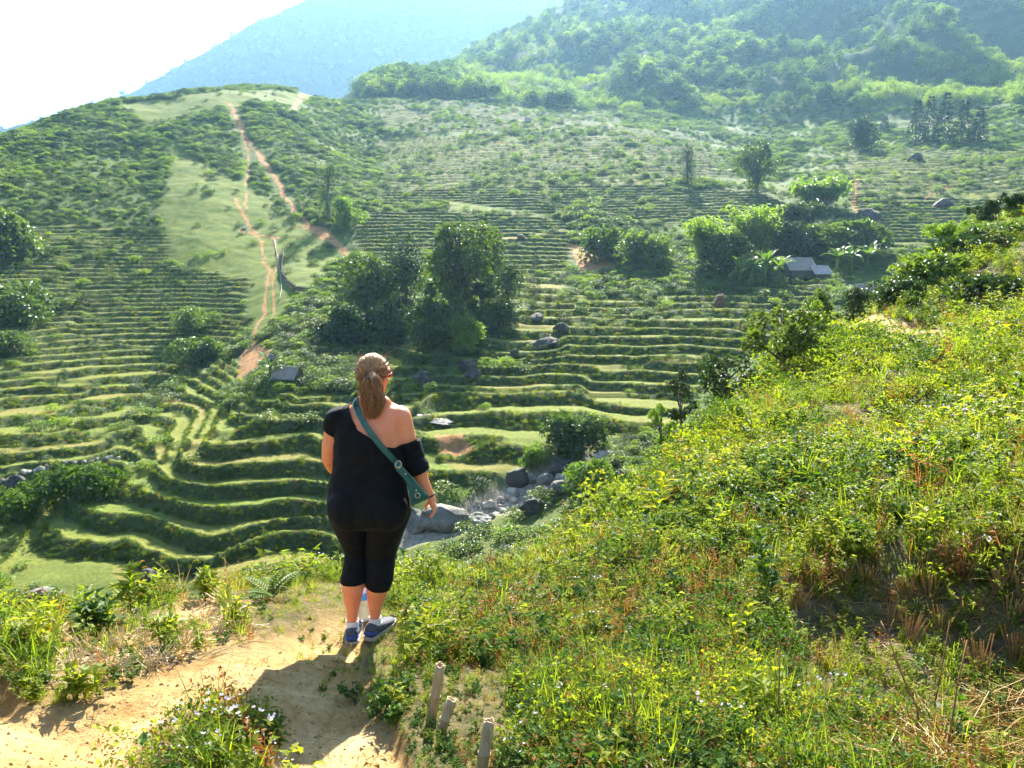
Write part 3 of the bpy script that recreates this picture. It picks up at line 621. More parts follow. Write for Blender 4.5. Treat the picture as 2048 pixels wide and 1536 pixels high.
PT = proto('protos_terrace', [('bank_a', bush(90, 0.22, 0.7, 5), [M['weed_dark']]), ('bank_b', bush(90, 0.2, 0.6, 5), [M['weed']]), ('bank_grass', tuft(26, 1.0, 0.05, (35, 85), 0.9, 0.35), [M['grass']]),
 ('stub_grass', tuft(26, 0.55, 0.04, (40, 88), 0.5, 0.5), [M['grass']]), ('stub_dry', tuft(26, 0.5, 0.04, (40, 88), 0.5, 0.5), [M['dry']]), ('bank_dry', tuft(24, 0.9, 0.045, (25, 80), 0.9, 0.3), [M['rust']])])
x, y, r = polar(260000, 44, 300, 1.5)
fT = gsample(T, x, y); fR = gsample(RIS, x, y); fl = gsample(lip * T, x, y)
bare = (gsample(trk, x, y) < 0.3) & (gsample(sg, x, y) < 0.3)
pr = np.where(fR > 0.35, 0.75, np.where(fl > 0.05, 0.9, 0.30)) * fT * bare
keep = rng.uniform(0, 1, len(x)) < pr
x, y, r, fR, fl = (a_[keep] for a_ in (x, y, r, fR, fl)); k_ = len(x); fld = gsample(TRID, x, y)
onb = fR > 0.35; onl = (fl > 0.05) & ~onb
vi = np.where(onb, rng.choice([0, 0, 0, 1, 2, 5], k_), np.where(onl, rng.choice([2, 2, 1, 3, 5], k_), np.where(fld > 0.6, rng.choice([3, 4, 4], k_), rng.choice([3, 3, 4], k_))))
sc_ = np.where(onb, rng.uniform(0.28, 0.6, k_), np.where(onl, rng.uniform(0.16, 0.36, k_), rng.uniform(0.14, 0.3, k_))) * np.interp(r, [44, 90, 300], [0.75, 0.85, 1.0])
scatter('terrace_grass', np.stack([x, y, ground(x, y) - 0.04], 1), vi, sc_, PT, 'grass and weeds on the rice terrace banks and fields', 'grass', 0.15)

# --- forest on the mountain and on the far ridge
PF = proto('protos_forest', [('tree_a', fortree(), [M['for_a']]), ('tree_b', fortree(280, .13), [M['for_a']]), ('tree_c', fortree(300, .10), [M['for_b']]), ('bamboo', plume(320), [M['for_b']]), ('bamboo_b', plume(320), [M['for_b']])])
x, y, r = polar(22000, 378, 1190, 1.3)
u_, v_ = proj(x, y, ground(x, y)); nz = fbm(x / 60, y / 60, 401, 4)
bam = np.max([pip(u_ + 60 * nz, v_ + 30 * nz, p_) for p_ in ([(1080, 90), (1180, 130), (1300, 190), (1400, 240), (1250, 240), (1100, 215), (960, 190), (900, 160), (1000, 130)],
      [(1650, 130), (1800, 100), (2048, 60), (2300, 60), (2300, 290), (2000, 290), (1830, 250), (1700, 210), (1600, 180)], [(1380, 180), (1480, 180), (1500, 230), (1400, 260)])], 0).astype(bool)
keep = (rng.uniform(0, 1, len(x)) < np.clip(0.75 + 0.9 * nz, 0.25, 1)) & ~((u_ < 720) & (r < 950))
x, y, r, bam, nz = (a_[keep] for a_ in (x, y, r, bam, nz)); k_ = len(x)
vi = np.where(bam, rng.choice([3, 4, 3, 2], k_), rng.choice([0, 1, 0, 2, 1], k_)); sc_ = np.where(bam, rng.uniform(4.5, 7.5, k_), rng.uniform(4.5, 10.0, k_) * (1 + .5 * nz))
scatter('mountain_forest', np.stack([x, y, ground(x, y) - 0.6], 1), vi, np.stack([sc_ * 1.2, sc_ * 1.2, sc_], 1), PF, 'mixed forest and pale bamboo covering the mountain side', 'forest', 0.06)
k_ = 9000; i_ = rng.integers(3, ZF.shape[0], k_); j_ = rng.integers(0, ZF.shape[1], k_)
jx = rng.normal(0, .6, k_)
scatter('ridge_forest', np.stack([XF[i_, j_] + jx, YF[i_, j_], ZF[i_, j_] - 4.5], 1), rng.choice([0, 1, 2], k_), rng.uniform(8, 16, k_), PF, 'hazy forest covering the far ridge', 'forest', 0.06)

# ------------------------------------------------------------------ trees, shrubs, banana plants
def empty(name, loc, label, cat, group=None, rz=0):
    o_ = bpy.data.objects.new(name, None); C.objects.link(o_); o_.location = loc; o_.rotation_euler.z = rz; o_.empty_display_size = 0.2
    o_['label'] = label; o_['category'] = cat
    if group: o_['group'] = group
    return o_
def foliage(g, lumps, nl, leaf, ratio=0.55, shell=0.72):
    wts = np.array([r_ ** 2 for _, r_, _ in lumps]); wts = wts / wts.sum()
    for i in rng.choice(len(lumps), nl, p=wts):
        c_, r_, sq = lumps[i]; d = rdir(-50, 90); p_ = c_ + Vector((d.x, d.y, d.z * sq)) * r_ * random.uniform(shell, 1.06)
        g.leaf(p_, (d + rdir(-60, 60)).normalized(), d + UP * .4, leaf * random.uniform(.6, 1.35), leaf * ratio * random.uniform(.7, 1.2), 0.2 + 0.6 * random.random())
def tree_parts(h, wd, kind, seed, q=1.0):
    random.seed(seed); tr_ = Geo(); cr = Geo(); lumps = []
    if kind == 'conifer':
        for k_ in range(int(26 * q) + 8):
            f = (k_ + random.random()) / (int(26 * q) + 8); z_ = h * (0.06 + 0.94 * f); rad = wd / 2 * (1 - f) ** 0.85 + 0.03 * wd
            for j in range(9):
                a_ = random.uniform(0, 6.283); d = Vector((math.cos(a_), math.sin(a_), -0.12))
                for s_ in (0.35, 0.6, 0.85, 1.05): cr.leaf(Vector((0, 0, z_)) + d * rad * s_ + rdir(-30, 30) * wd * .03, (d + rdir(-30, 30) * .7), UP, wd * .20 * (1.2 - .5 * f), wd * .08, random.random())
        tr_.tube([(0, 0, -h * .03), (0, 0, h * .5), (0, 0, h * .97)], [wd * .035, wd * .022, wd * .004], 6); return tr_, cr
    if kind == 'bamboo':
        for s_ in range(int(16 * q) + 6):
            d = rdir(68, 88); b = Vector((random.uniform(-.14, .14) * wd, random.uniform(-.14, .14) * wd, -h * .02)); hh = h * random.uniform(.65, 1.0); out = Vector((d.x, d.y, 0)).normalized() * wd * .34; path = []
            for k_ in range(7):
                f = k_ / 6; path.append(b + Vector((0, 0, hh * f * (1 - .10 * f * f))) + out * f ** 2.6)
            tr_.tube(path, [max(.008 * h * .6 * (1 - .8 * k_ / 6), .004) for k_ in range(7)], 5)
            for k_ in range(int(95 * q)):
                f = random.uniform(.3, 1.0) ** .8; i0 = min(int(f * 6), 5); p_ = path[i0].lerp(path[i0 + 1], f * 6 - i0) + rdir(-40, 40) * wd * .13 * random.random()
                cr.leaf(p_, rdir(-60, 30), UP, wd * .12 * random.uniform(.6, 1.2), wd * .04, random.random())
        return tr_, cr
    lean = Vector((random.uniform(-.06, .06), random.uniform(-.05, .05), 0)) * h
    if kind == 'column': zr = (0.1, .95); nL = 16; rr_ = (.30, .46); spread = .24
    elif kind == 'tall': zr = (.40, .93); nL = 24; rr_ = (.11, .20); spread = .38
    elif kind == 'sapling': zr = (.45, .95); nL = 10; rr_ = (.12, .22); spread = .38
    elif kind == 'shrub': zr = (.12, .85); nL = 22; rr_ = (.13, .24); spread = .38
    else: zr = (.26, .9); nL = 22; rr_ = (.12, .23); spread = .38
    top = Vector((0, 0, h * zr[1])) + lean
    tr_.tube([(0, 0, -h * .03), lean * .3 + Vector((0, 0, h * .3)), lean * .7 + Vector((0, 0, h * .62)), top], [wd * .05 + .01, wd * .038, wd * .024, wd * .006], 7)
    for k_ in range(nL):
        f = random.uniform(*zr); a_ = random.uniform(0, 6.283); rad = wd * spread * random.uniform(.15, 1.0) * (1.0 if kind == 'column' else (0.6 + .8 * math.sin(math.pi * min(1, max(0, (f - zr[0]) / (zr[1] - zr[0]))))))
        c_ = Vector((math.cos(a_) * rad, math.sin(a_) * rad, h * f)) + lean * f; r_ = wd * random.uniform(*rr_) * (0.75 if f > .85 else 1)
        c_.z = min(c_.z, h - r_ * .8); lumps.append((c_, r_, 0.85)); s0 = Vector((0, 0, h * max(.1, f - .22))) + lean * f
        tr_.tube([s0, s0.lerp(c_, .55) + UP * .02 * h, c_], [wd * .020, wd * .013, wd * .005], 5)
    foliage(cr, lumps, int((2600 if kind in ('tall', 'sapling') else 3000) * q), wd * .08, .55, .4)
    if kind == 'tall':
        l2 = [(Vector((random.uniform(-.1, .1) * wd, random.uniform(-.1, .1) * wd, h * f)), wd * random.uniform(.16, .24), 1.2) for f in (.12, .2, .28, .36, .44)]; foliage(cr, l2, int(900 * q), wd * .08, .55, .5)
    return tr_, cr
def plant_tree(name, label, cat, u_, vb, vt, wpx, kind, leafm, r=None, rmin=44, rmax=1200, q=1.0, group=None, dark=None):
    p_ = at(u_, vb, r, rmin, rmax); dist = math.hypot(p_.x, p_.y); h = (CAM[2] + dist * float(pix_ar(u_, vt)[1]) - p_.z) * 1.03; wd = wpx * dist / FPX * 1.12
    tr_, cr = tree_parts(h, wd, kind, hash((u_, vb)) % 9999, q)
    e_ = empty(name, p_ - Vector((0, 0, .03 * h)), label, cat, group)
    link('trunk', tr_.mesh('trunk', [M['bark']], True), e_); link('crown', cr.mesh('crown', [M[leafm]]), e_)
    return e_
TREES = [
 ('columnar_tree', 'tall dark columnar tree at the edge of the grassy slope', 'tree', 655, 440, 330, 36, 'column', 'tree', None),
 ('bushy_tree', 'bushy green tree just right of the columnar tree', 'tree', 695, 458, 392, 62, 'shrub', 'bush_lt', None),
 ('round_tree', 'round light green tree left of the dark grove', 'tree', 738, 642, 520, 116, 'round', 'tree_lt', None),
 ('ivy_tree', 'dark ivy covered twin topped tree in the grove', 'tree', 815, 655, 470, 74, 'column', 'tree', None),
 ('tall_tree', 'tallest tree of the grove with a pale feathery crown', 'tree', 908, 655, 437, 132, 'tall', 'tree_lt', None),
 ('tall_tree', 'slim pale crowned tree right of the tallest grove tree', 'tree', 980, 620, 449, 72, 'tall', 'tree_lt', None),
 ('leafy_tree', 'dense mid green tree at the right end of the grove', 'tree', 1018, 640, 530, 66, 'column', 'tree', None),
 ('silvery_tree', 'small greyish tree above the round tree', 'tree', 722, 545, 498, 44, 'round', 'bush', None),
 ('understorey_tree', 'small pale leaved tree low in the middle of the grove', 'tree', 868, 640, 548, 56, 'round', 'bush', None),
 ('understorey_tree', 'small tree between the two pale crowned grove trees', 'tree', 962, 650, 565, 60, 'round', 'tree', None),
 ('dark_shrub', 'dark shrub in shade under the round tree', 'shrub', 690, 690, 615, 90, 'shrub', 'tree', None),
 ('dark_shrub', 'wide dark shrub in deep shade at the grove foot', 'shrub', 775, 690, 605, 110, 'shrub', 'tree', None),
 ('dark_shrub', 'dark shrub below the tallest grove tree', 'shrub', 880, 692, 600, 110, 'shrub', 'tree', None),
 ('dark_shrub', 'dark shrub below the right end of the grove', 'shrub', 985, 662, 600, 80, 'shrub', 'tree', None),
 ('broadleaf_shrub', 'bright broad leaved shrub on the terrace edge before the grove', 'shrub', 920, 695, 635, 90, 'shrub', 'bush_lt', None),
 ('slim_conifer', 'thin dark conifer standing right of the grove', 'tree', 1070, 600, 493, 17, 'conifer', 'conifer', None),
 ('bamboo_clump', 'tall feathery bamboo left of the grey roofed house', 'bamboo', 1420, 572, 412, 110, 'bamboo', 'bush_lt', 128),
 ('bamboo_clump', 'tallest feathery bamboo behind the banana plants', 'bamboo', 1505, 560, 393, 100, 'bamboo', 'bush_lt', 137),
 ('leafy_tree', 'rounded tree above the grey roofed house', 'tree', 1570, 545, 448, 100, 'round', 'tree', 142),
 ('leafy_tree', 'low spreading tree right behind the pale annex roof', 'tree', 1640, 535, 455, 100, 'round', 'tree_lt', 146),
 ('leafy_tree', 'spreading yellowish tree right of the houses', 'tree', 1705, 535, 445, 95, 'round', 'bush', 146),
 ('dark_tree', 'dark evergreen tree at the foot of the left bamboo', 'tree', 1452, 575, 470, 90, 'round', 'tree', 124),
 ('columnar_tree', 'dark narrow tree on the upper terraces', 'tree', 1375, 372, 288, 30, 'column', 'tree', None),
 ('airy_tree', 'pale airy tree beside the dark narrow upper tree', 'tree', 1512, 385, 285, 66, 'tall', 'tree_lt', None),
 ('dark_tree', 'dark compact tree below the mountain bamboo', 'tree', 1725, 300, 238, 58, 'shrub', 'tree', None),
 ('bamboo_clump', 'bright bamboo thicket left of the hill track', 'bamboo', 1640, 415, 345, 110, 'bamboo', 'bush_lt', None),
 ('bamboo_clump', 'low bamboo thicket left of the big dark boulder', 'bamboo', 1600, 450, 395, 90, 'bamboo', 'tree', None),
 ('conifer', 'leftmost of the five tall dark conifers', 'conifer', 1830, 287, 200, 27, 'conifer', 'conifer', 300), ('conifer', 'second from left of the five tall dark conifers', 'conifer', 1855, 287, 190, 25, 'conifer', 'conifer', 304),
 ('conifer', 'middle and tallest of the five tall dark conifers', 'conifer', 1886, 290, 183, 28, 'conifer', 'conifer', 300), ('conifer', 'fourth from left of the five tall dark conifers', 'conifer', 1922, 292, 198, 28, 'conifer', 'conifer', 300),
 ('conifer', 'rightmost of the five tall dark conifers', 'conifer', 1954, 296, 215, 26, 'conifer', 'conifer', 298), ('conifer', 'small lone conifer left of the five tall ones', 'conifer', 1768, 268, 230, 15, 'conifer', 'conifer', None),
 ('leafy_bush', 'large leafy bush at the left picture edge above terraces', 'bush', 20, 512, 428, 110, 'shrub', 'bush', None),
 ('leafy_bush', 'spreading bush at the left edge halfway up the terraces', 'bush', 30, 640, 570, 110, 'shrub', 'bush', None),
 ('leafy_bush', 'low dark bush at the left edge below the spreading bush', 'bush', 25, 705, 665, 60, 'shrub', 'bush', None),
 ('leafy_bush', 'round bush amid the left terraces beside the track', 'bush', 395, 725, 678, 74, 'shrub', 'bush', None), ('leafy_bush', 'upper of two bushes amid the left terraces', 'bush', 385, 665, 615, 66, 'shrub', 'bush', None),
 ('stream_bush', 'big dark bush on the bank above the stream', 'bush', 1140, 905, 832, 125, 'shrub', 'bush', None), ('stream_bush', 'pale green bush at the right end of the stream stones', 'bush', 1180, 985, 925, 85, 'shrub', 'bush_lt', None),
 ('stream_bush', 'small bush on the bank behind the mossy boulders', 'bush', 1075, 935, 890, 60, 'shrub', 'bush_lt', None),
 ('leafy_bush', 'dark bushes filling the gully left of the mound', 'bush', 170, 985, 935, 110, 'shrub', 'weed_dark', None), ('leafy_bush', 'dark bush at the left edge in the gully', 'bush', 60, 1030, 975, 100, 'shrub', 'weed_dark', None),
 ('scrub_thicket', 'dark thicket right of the bare soil patch', 'thicket', 1215, 520, 460, 100, 'shrub', 'bush', None), ('scrub_thicket', 'larger dark thicket further right of the bare soil patch', 'thicket', 1290, 545, 470, 110, 'shrub', 'bush', None),
]
NEART = [
 ('bank_shrub', 'dark shrub at the near left end of the right bank', 'shrub', 1800, 622, 560, 95, 'shrub', 'tree', 30), ('bank_shrub', 'broad dark shrub in the middle of the right bank', 'shrub', 1865, 605, 515, 130, 'shrub', 'bush', 33), ('bank_shrub', 'tall shrub on the right bank above the shaded cut', 'shrub', 1945, 590, 480, 130, 'shrub', 'tree', 36), ('bank_shrub', 'large shrub at the right edge of the bank', 'shrub', 2025, 575, 455, 130, 'shrub', 'bush', 37), ('bank_shrub', 'low dark shrub overhanging the shaded cut', 'shrub', 1985, 625, 560, 140, 'shrub', 'tree', 29),
 ('slender_tree', 'slender tree with a bare trunk on the right slope crest', 'tree', 1565, 778, 612, 125, 'sapling', 'tree_lt', 17.8), ('leafy_tree', 'dark leafy tree lower left of the slender crest tree', 'tree', 1448, 840, 690, 96, 'shrub', 'tree', 16.5),
 ('slender_tree', 'thin straight sapling left of the dark crest tree', 'tree', 1366, 885, 742, 58, 'sapling', 'tree', 14), ('slender_tree', 'thinnest sapling nearest the stream on the crest', 'tree', 1322, 935, 800, 44, 'sapling', 'bush_lt', 12.5),
 ('dark_shrub', 'dark round shrub right of the slender crest tree', 'shrub', 1640, 738, 648, 92, 'shrub', 'tree', 20.5), ('leafy_tree', 'dark glossy small tree beside the red soil cut', 'tree', 1705, 640, 572, 60, 'shrub', 'tree', 31),
 ('leafy_tree', 'airy small tree left of the glossy small tree', 'tree', 1655, 655, 575, 62, 'sapling', 'bush', 32), ('leafy_tree', 'yellow green bushy sapling at the top of the crest', 'tree', 1612, 690, 585, 56, 'sapling', 'bush_lt', 30),
 ('sapling', 'small dark topped sapling on the right bank skyline', 'tree', 1957, 500, 400, 42, 'sapling', 'tree', 40), ('sapling', 'sapling at the right picture edge on the bank', 'tree', 2035, 470, 390, 60, 'sapling', 'tree', 41), ('sapling', 'pale bush topped sapling left end of the right bank', 'tree', 1885, 525, 438, 56, 'sapling', 'bush_lt', 39),
]
for row in TREES:
    nm, lab, cat, u_, vb, vt, wpx, kind, lm, r_ = row
    plant_tree(nm, lab, cat, u_, vb, vt, wpx, kind, lm, r_, 44, 1100, 0.7 if wpx < 70 else 1.0)
for row in NEART:
    nm, lab, cat, u_, vb, vt, wpx, kind, lm, r_ = row
    plant_tree(nm, lab, cat, u_, vb, vt, wpx, kind, lm, r_, 10, 60, 0.8)
random.seed(11)
def banana(label, u_, vb, vt, r=None, rmin=44):
    p_ = at(u_, vb, r, rmin); dist = math.hypot(p_.x, p_.y); h = (vb - vt) * dist / FPX
    e_ = empty('banana_plant', p_, label, 'banana plant', 'banana plants around the houses')
    g = Geo(); g.tube([(0, 0, -.1), (0, 0, h * .3), (0.02 * h, 0, h * .6)], [.07 * h, .055 * h, .03 * h], 8); link('stem', g.mesh('stem', [M['bush_lt']], True), e_)
    for k_ in range(11):
        g = Geo(); a_ = k_ * .785 + random.uniform(-.3, .3); e0 = R(random.uniform(0, 70)); out = Vector((math.cos(a_), math.sin(a_), 0)); side = out.cross(UP); L_ = h * random.uniform(.5, .72); p0 = Vector((0.02 * h, 0, h * .56)); d = out * math.cos(e0) + UP * math.sin(e0); vs = []
        for i in range(7):
            f = i / 6; wd = L_ * .13 * math.sin(math.pi * min(.98, .06 + f * .92)) ** .7; vs += [p0 - side * wd + UP * wd * .35, p0, p0 + side * wd + UP * wd * .35]; p0 = p0 + d * L_ / 6; d = (d - UP * .42 * f - UP * .08).normalized()
        g.add(vs, [(3 * i + j, 3 * i + j + 1, 3 * i + 4 + j, 3 * i + 3 + j) for i in range(6) for j in (0, 1)], random.random()); link('leaf', g.mesh('leaf', [M['banana']]), e_)
for lab, u_, vb, vt, r_ in (('leftmost banana plant beside the bamboo', 1478, 575, 518, 118), ('banana plant second from left by the bamboo', 1502, 572, 510, 119), ('banana plant with the tallest upright leaf left of the house', 1528, 572, 505, 120), ('banana plant touching the left end of the grey roof', 1556, 575, 520, 121),
   ('banana plant just right of the pale annex roof', 1672, 565, 512, 133), ('banana plant second right of the annex roof', 1700, 562, 508, 135), ('banana plant third right of the annex roof', 1732, 562, 510, 136), ('bright banana plant beside the lower grey roof', 1765, 600, 545, 110), ('rightmost banana plant beside the lower grey roof', 1800, 602, 556, 108), ('banana plant beside the small hut on the terraces', 541, 770, 712, None)):
    banana(lab, u_, vb, vt, r_)

# ------------------------------------------------------------------ huts and houses
def roof_mat(name, a, b):
    m, t, nn, l, p = mat(name); l.new(ramp(t, noise(t, 1.6, 6), [(0.3, a), (0.7, b)]), p.inputs['Base Color']); p.inputs['Roughness'].default_value = 0.9; p.inputs['Specular IOR Level'].default_value = 0.1; return m
M['roof'] = roof_mat('weathered_fibre_sheet', (0.20, 0.175, 0.145), (0.33, 0.29, 0.24)); M['roof_lt'] = roof_mat('pale_sheet', (0.30, 0.28, 0.25), (0.44, 0.41, 0.36))
M['plank'] = bark_mat('grey_planks', (0.10, 0.085, 0.07), (0.20, 0.17, 0.14)); M['batten'] = simple_ = None
def boxg(g, c, sx, sy, sz, tint=.5):
    c = Vector(c); vs = [c + Vector((x_ * sx / 2, y_ * sy / 2, z_ * sz / 2)) for x_ in (-1, 1) for y_ in (-1, 1) for z_ in (-1, 1)]
    g.add(vs, [(0, 1, 3, 2), (4, 6, 7, 5), (0, 4, 5, 1), (2, 3, 7, 6), (0, 2, 6, 4), (1, 5, 7, 3)], tint)
def sheet(g, a_, b_, c_, d_, n_=18, amp=.03):      # corrugated sheet between eave a-b and ridge d-c, with thickness
    a_, b_, c_, d_ = map(Vector, (a_, b_, c_, d_)); nrm = (b_ - a_).cross(d_ - a_).normalized(); vs = []
    for i in range(n_ + 1):
        f = i / n_; o_ = nrm * (amp if i % 2 else 0); vs += [a_.lerp(b_, f) + o_, d_.lerp(c_, f) + o_, a_.lerp(b_, f) + o_ - nrm * .03, d_.lerp(c_, f) + o_ - nrm * .03]
    fs = []
    for i in range(n_): k_ = 4 * i; fs += [(k_, k_ + 4, k_ + 5, k_ + 1), (k_ + 2, k_ + 3, k_ + 7, k_ + 6), (k_, k_ + 2, k_ + 6, k_ + 4), (k_ + 1, k_ + 5, k_ + 7, k_ + 3)]
    fs += [(0, 1, 3, 2), (4 * n_, 4 * n_ + 2, 4 * n_ + 3, 4 * n_ + 1)]; g.add(vs, fs)
def house(name, label, u_, vb, wpx, hpx, rise, depth, rz, roofm, r=None, over=.35, strips=0, dx=0):
    p_ = at(u_, vb, r, 44); dist = math.hypot(p_.x, p_.y); s_ = dist / FPX; wd = wpx * s_; h = hpx * s_
    e_ = empty(name, p_ - Vector((0, 0, .15)), label, 'hut', None, rz)
    nb = max(6, int(wd / .32))
    for k_ in range(nb):                      # plank walls, front and back
        for sy in (-1, 1):
            g = Geo(); boxg(g, (-wd / 2 + (k_ + .5) * wd / nb, sy * depth / 2, h / 2), wd / nb - .015, .04, h); link('plank', g.mesh('plank', [M['plank']]), e_)
    for sx in (-1, 1):
        g = Geo(); x0 = sx * wd / 2; g.add([(x0, -depth / 2, 0), (x0, depth / 2, 0), (x0, depth / 2, h), (x0, 0, h + rise * .92), (x0, -depth / 2, h)] + [(x0 - sx * .05, y_, z_) for y_, z_ in ((-depth / 2, 0), (depth / 2, 0), (depth / 2, h), (0, h + rise * .92), (-depth / 2, h))], [(0, 1, 2, 3, 4), (9, 8, 7, 6, 5), (0, 4, 9, 5), (1, 6, 7, 2), (2, 7, 8, 3), (3, 8, 9, 4)]); link('end_wall', g.mesh('end_wall', [M['plank']]), e_)
        g = Geo(); boxg(g, (sx * (wd / 2 - .05), -depth / 2 - .05, h / 2), .12, .12, h); link('post', g.mesh('post', [M['bark']]), e_)
    ro = None
    for sy in (-1, 1):
        k_ = 1 + over / (depth / 2); y_e = sy * depth / 2 * k_; z_e = h + rise * (1 - k_)
        g = Geo(); q_ = [(-wd / 2 - over, y_e, z_e), (wd / 2 + over, y_e, z_e), (wd / 2 + over, 0, h + rise + .04), (-wd / 2 - over, 0, h + rise + .04)]
        if sy > 0: q_ = [q_[1], q_[0], q_[3], q_[2]]
        sheet(g, *q_); r0 = link('roof_slope', g.mesh('roof_slope', [M[roofm]]), e_)
        if sy < 0: ro = r0
    for k_ in range(strips):
        x_ = -wd / 2 + wd * (k_ + 1) / (strips + 1); g = Geo(); a_ = Vector((x_, -depth / 2 - over, h + rise * (-over / (depth / 2)) + .09)); b_ = Vector((x_, -.02, h + rise + .12)); g.tube([a_, b_], [.035, .035], 5); link('batten', g.mesh('batten', [M['roof_lt']]), ro)
    g = Geo(); g.tube([(-wd / 2 - over, 0, h + rise + .06), (wd / 2 + over, 0, h + rise + .06)], [.06, .06], 6); link('ridge_pole', g.mesh('ridge_pole', [M['roof_lt']]), ro)
    g = Geo(); boxg(g, (wd * .12, -depth / 2 - .03, h * .42), h * .42, .03, h * .8); link('door', g.mesh('door', [M['bark']]), e_)
    return e_
house('terrace_hut', 'small plank hut with grey batten roof on the terraces', 576, 768, 40, 19, .85, 2.3, R(-10), 'roof', None, .25, 2)
house('farmhouse', 'long grey roofed farmhouse beside the banana plants', 1592, 567, 44, 20, 1.5, 4.6, R(4), 'roof', 128, .45)
house('farmhouse_annex', 'small annex with pale sheet roof right of the farmhouse', 1636, 566, 27, 17, 1.0, 3.0, R(4), 'roof_lt', 127, .3)
house('lower_shed', 'grey roofed shed half hidden by right hand shrubs', 1734, 590, 34, 12, 1.3, 3.6, R(-12), 'roof', 116, .4)
house('grove_shed', 'pale roofed shed glimpsed between the grove trees', 955, 545, 24, 10, .6, 2.2, 0, 'roof_lt', None, .3)
house('hill_hut', 'tiny dark hut on the high hill crest', 1056, 246, 9, 4, 1.2, 2.5, 0, 'roof', None, .4)
M['hay'] = leaf_mat('weathered_hay', [(0.10, 0.065, 0.05), (0.17, 0.12, 0.09)], (1, 1, .8), .1)
def haystack(label, u_, vb, wpx, hpx):
    p_ = at(u_, vb, None, 44); s_ = math.hypot(p_.x, p_.y) / FPX; e_ = empty('haystack', p_, label, 'haystack'); g = Geo(); wd, h = wpx * s_, hpx * s_
    g.add([(math.cos(j * .6283) * wd / 2 * k_, math.sin(j * .6283) * wd / 2 * k_, h * z_) for k_, z_ in ((.9, -.1), (1, .25), (.85, .6), (.45, .9), (.08, 1)) for j in range(10)], [(i * 10 + j, i * 10 + (j + 1) % 10, i * 10 + 10 + (j + 1) % 10, i * 10 + 10 + j) for i in range(4) for j in range(10)]); link('core', g.mesh('core', [M['hay']]), e_)
    g = Geo()
    for i in range(260): d = rdir(-10, 85); g.blade(Vector((d.x * wd / 2, d.y * wd / 2, d.z * h * .95)), (d + rdir(-80, 40)), h * .3, .03, .6)
    link('loose_straw', g.mesh('loose_straw', [M['hay']]), e_)
haystack('brown haystack on the terraces below the farmhouse', 1440, 615, 24, 24); haystack('small pale rice straw heap on the far terraces', 1042, 478, 16, 8)

# fence ring, water pipe
def fence(label, pix, h=0.85, gap=.55):
    pts_ = [at(u_, v_, None, 60) for u_, v_ in pix]; e_ = empty('wattle_fence', pts_[0], label, 'fence'); k_ = 0; base = pts_[0]
    sub = []
    for a_, b_ in zip(pts_[:-1], pts_[1:]):
        n_ = max(1, int((b_ - a_).length / gap)); sub += [a_.lerp(b_, i / n_) for i in range(n_)]
    me_ = None
    for p_ in sub:
        if me_ is None: g = Geo(); g.tube([(0, 0, -.3), (.01, 0, h * 1.15)], [.05, .04], 5); me_ = g.mesh('post', [M['bark']])
        o_ = link('post', me_, e_); q_ = Vector((p_.x, p_.y, float(ground(p_.x, p_.y)))) - base; o_.location = q_; o_.rotation_euler = (random.gauss(0, .05), random.gauss(0, .05), 0)
    for z_ in (.18, .38, .58, .78):
        g = Geo(); g.tube([Vector((p_.x, p_.y, float(ground(p_.x, p_.y)) + h * z_)) - base + Vector((random.gauss(0, .05), random.gauss(0, .05), random.gauss(0, .02))) for p_ in sub], [h * .115] * len(sub), 5); link('rail', g.mesh('rail', [M['bark']]), e_)
fence('dark wattle fence curving round a garden below the grassy slope', [(566, 505), (563, 530), (564, 552), (576, 570), (592, 583), (620, 586), (648, 584), (668, 568), (684, 548), (694, 530)])
def pipe(label, pix, r_=.07):
    pts_ = [at(u_, v_, None, 60) for u_, v_ in pix]; g = Geo(); g.tube([p_ + Vector((0, 0, .12)) for p_ in pts_], [r_] * len(pts_), 6); link('water_pipe', g.mesh('water_pipe', [M['roof_lt']], True), label=label, category='pipe')
pipe('pale water pipe snaking down beside the red tracks', [(549, 480), (552, 500), (557, 520), (559, 540), (562, 560), (563, 580), (560, 595), (556, 606)])

# ------------------------------------------------------------------ rocks
def rock_mat(name, a, b, c):
    m, t, nn, l, p = mat(name); nf = noise(t, 1.7, 9, .68); col = ramp(t, nf, [(0.3, a), (0.5, b), (0.68, c)])
    g = t.nodes.new('ShaderNodeNewGeometry'); sx = N(t, 'ShaderNodeSeparateXYZ'); l.new(g.outputs['Normal'], sx.inputs[0]); mr = N(t, 'ShaderNodeMapRange'); l.new(sx.outputs[2], mr.inputs[0]); mr.inputs[1].default_value = .55; mr.inputs[2].default_value = 1.0
    mm = N(t, 'ShaderNodeMath'); mm.operation = 'MULTIPLY'; l.new(mr.outputs[0], mm.inputs[0]); l.new(ramp(t, noise(t, .8, 4), [(.45, (0, 0, 0)), (.6, (.7, .7, .7))]), mm.inputs[1])
    l.new(mix(t, mm.outputs[0], col, (0.09, 0.11, 0.035)), p.inputs['Base Color']); p.inputs['Roughness'].default_value = .85; bump(t, p, noise(t, 5, 10, .7), .12, .8); return m
M['rock'] = rock_mat('grey_rock', (0.07, 0.066, 0.058), (0.15, 0.14, 0.12), (0.25, 0.23, 0.195)); M['rock_lt'] = rock_mat('pale_rock', (0.22, 0.20, 0.17), (0.40, 0.36, 0.30), (0.54, 0.50, 0.43)); M['rock_dk'] = rock_mat('dark_rock', (0.022, 0.021, 0.018), (0.05, 0.046, 0.038), (0.095, 0.085, 0.066))
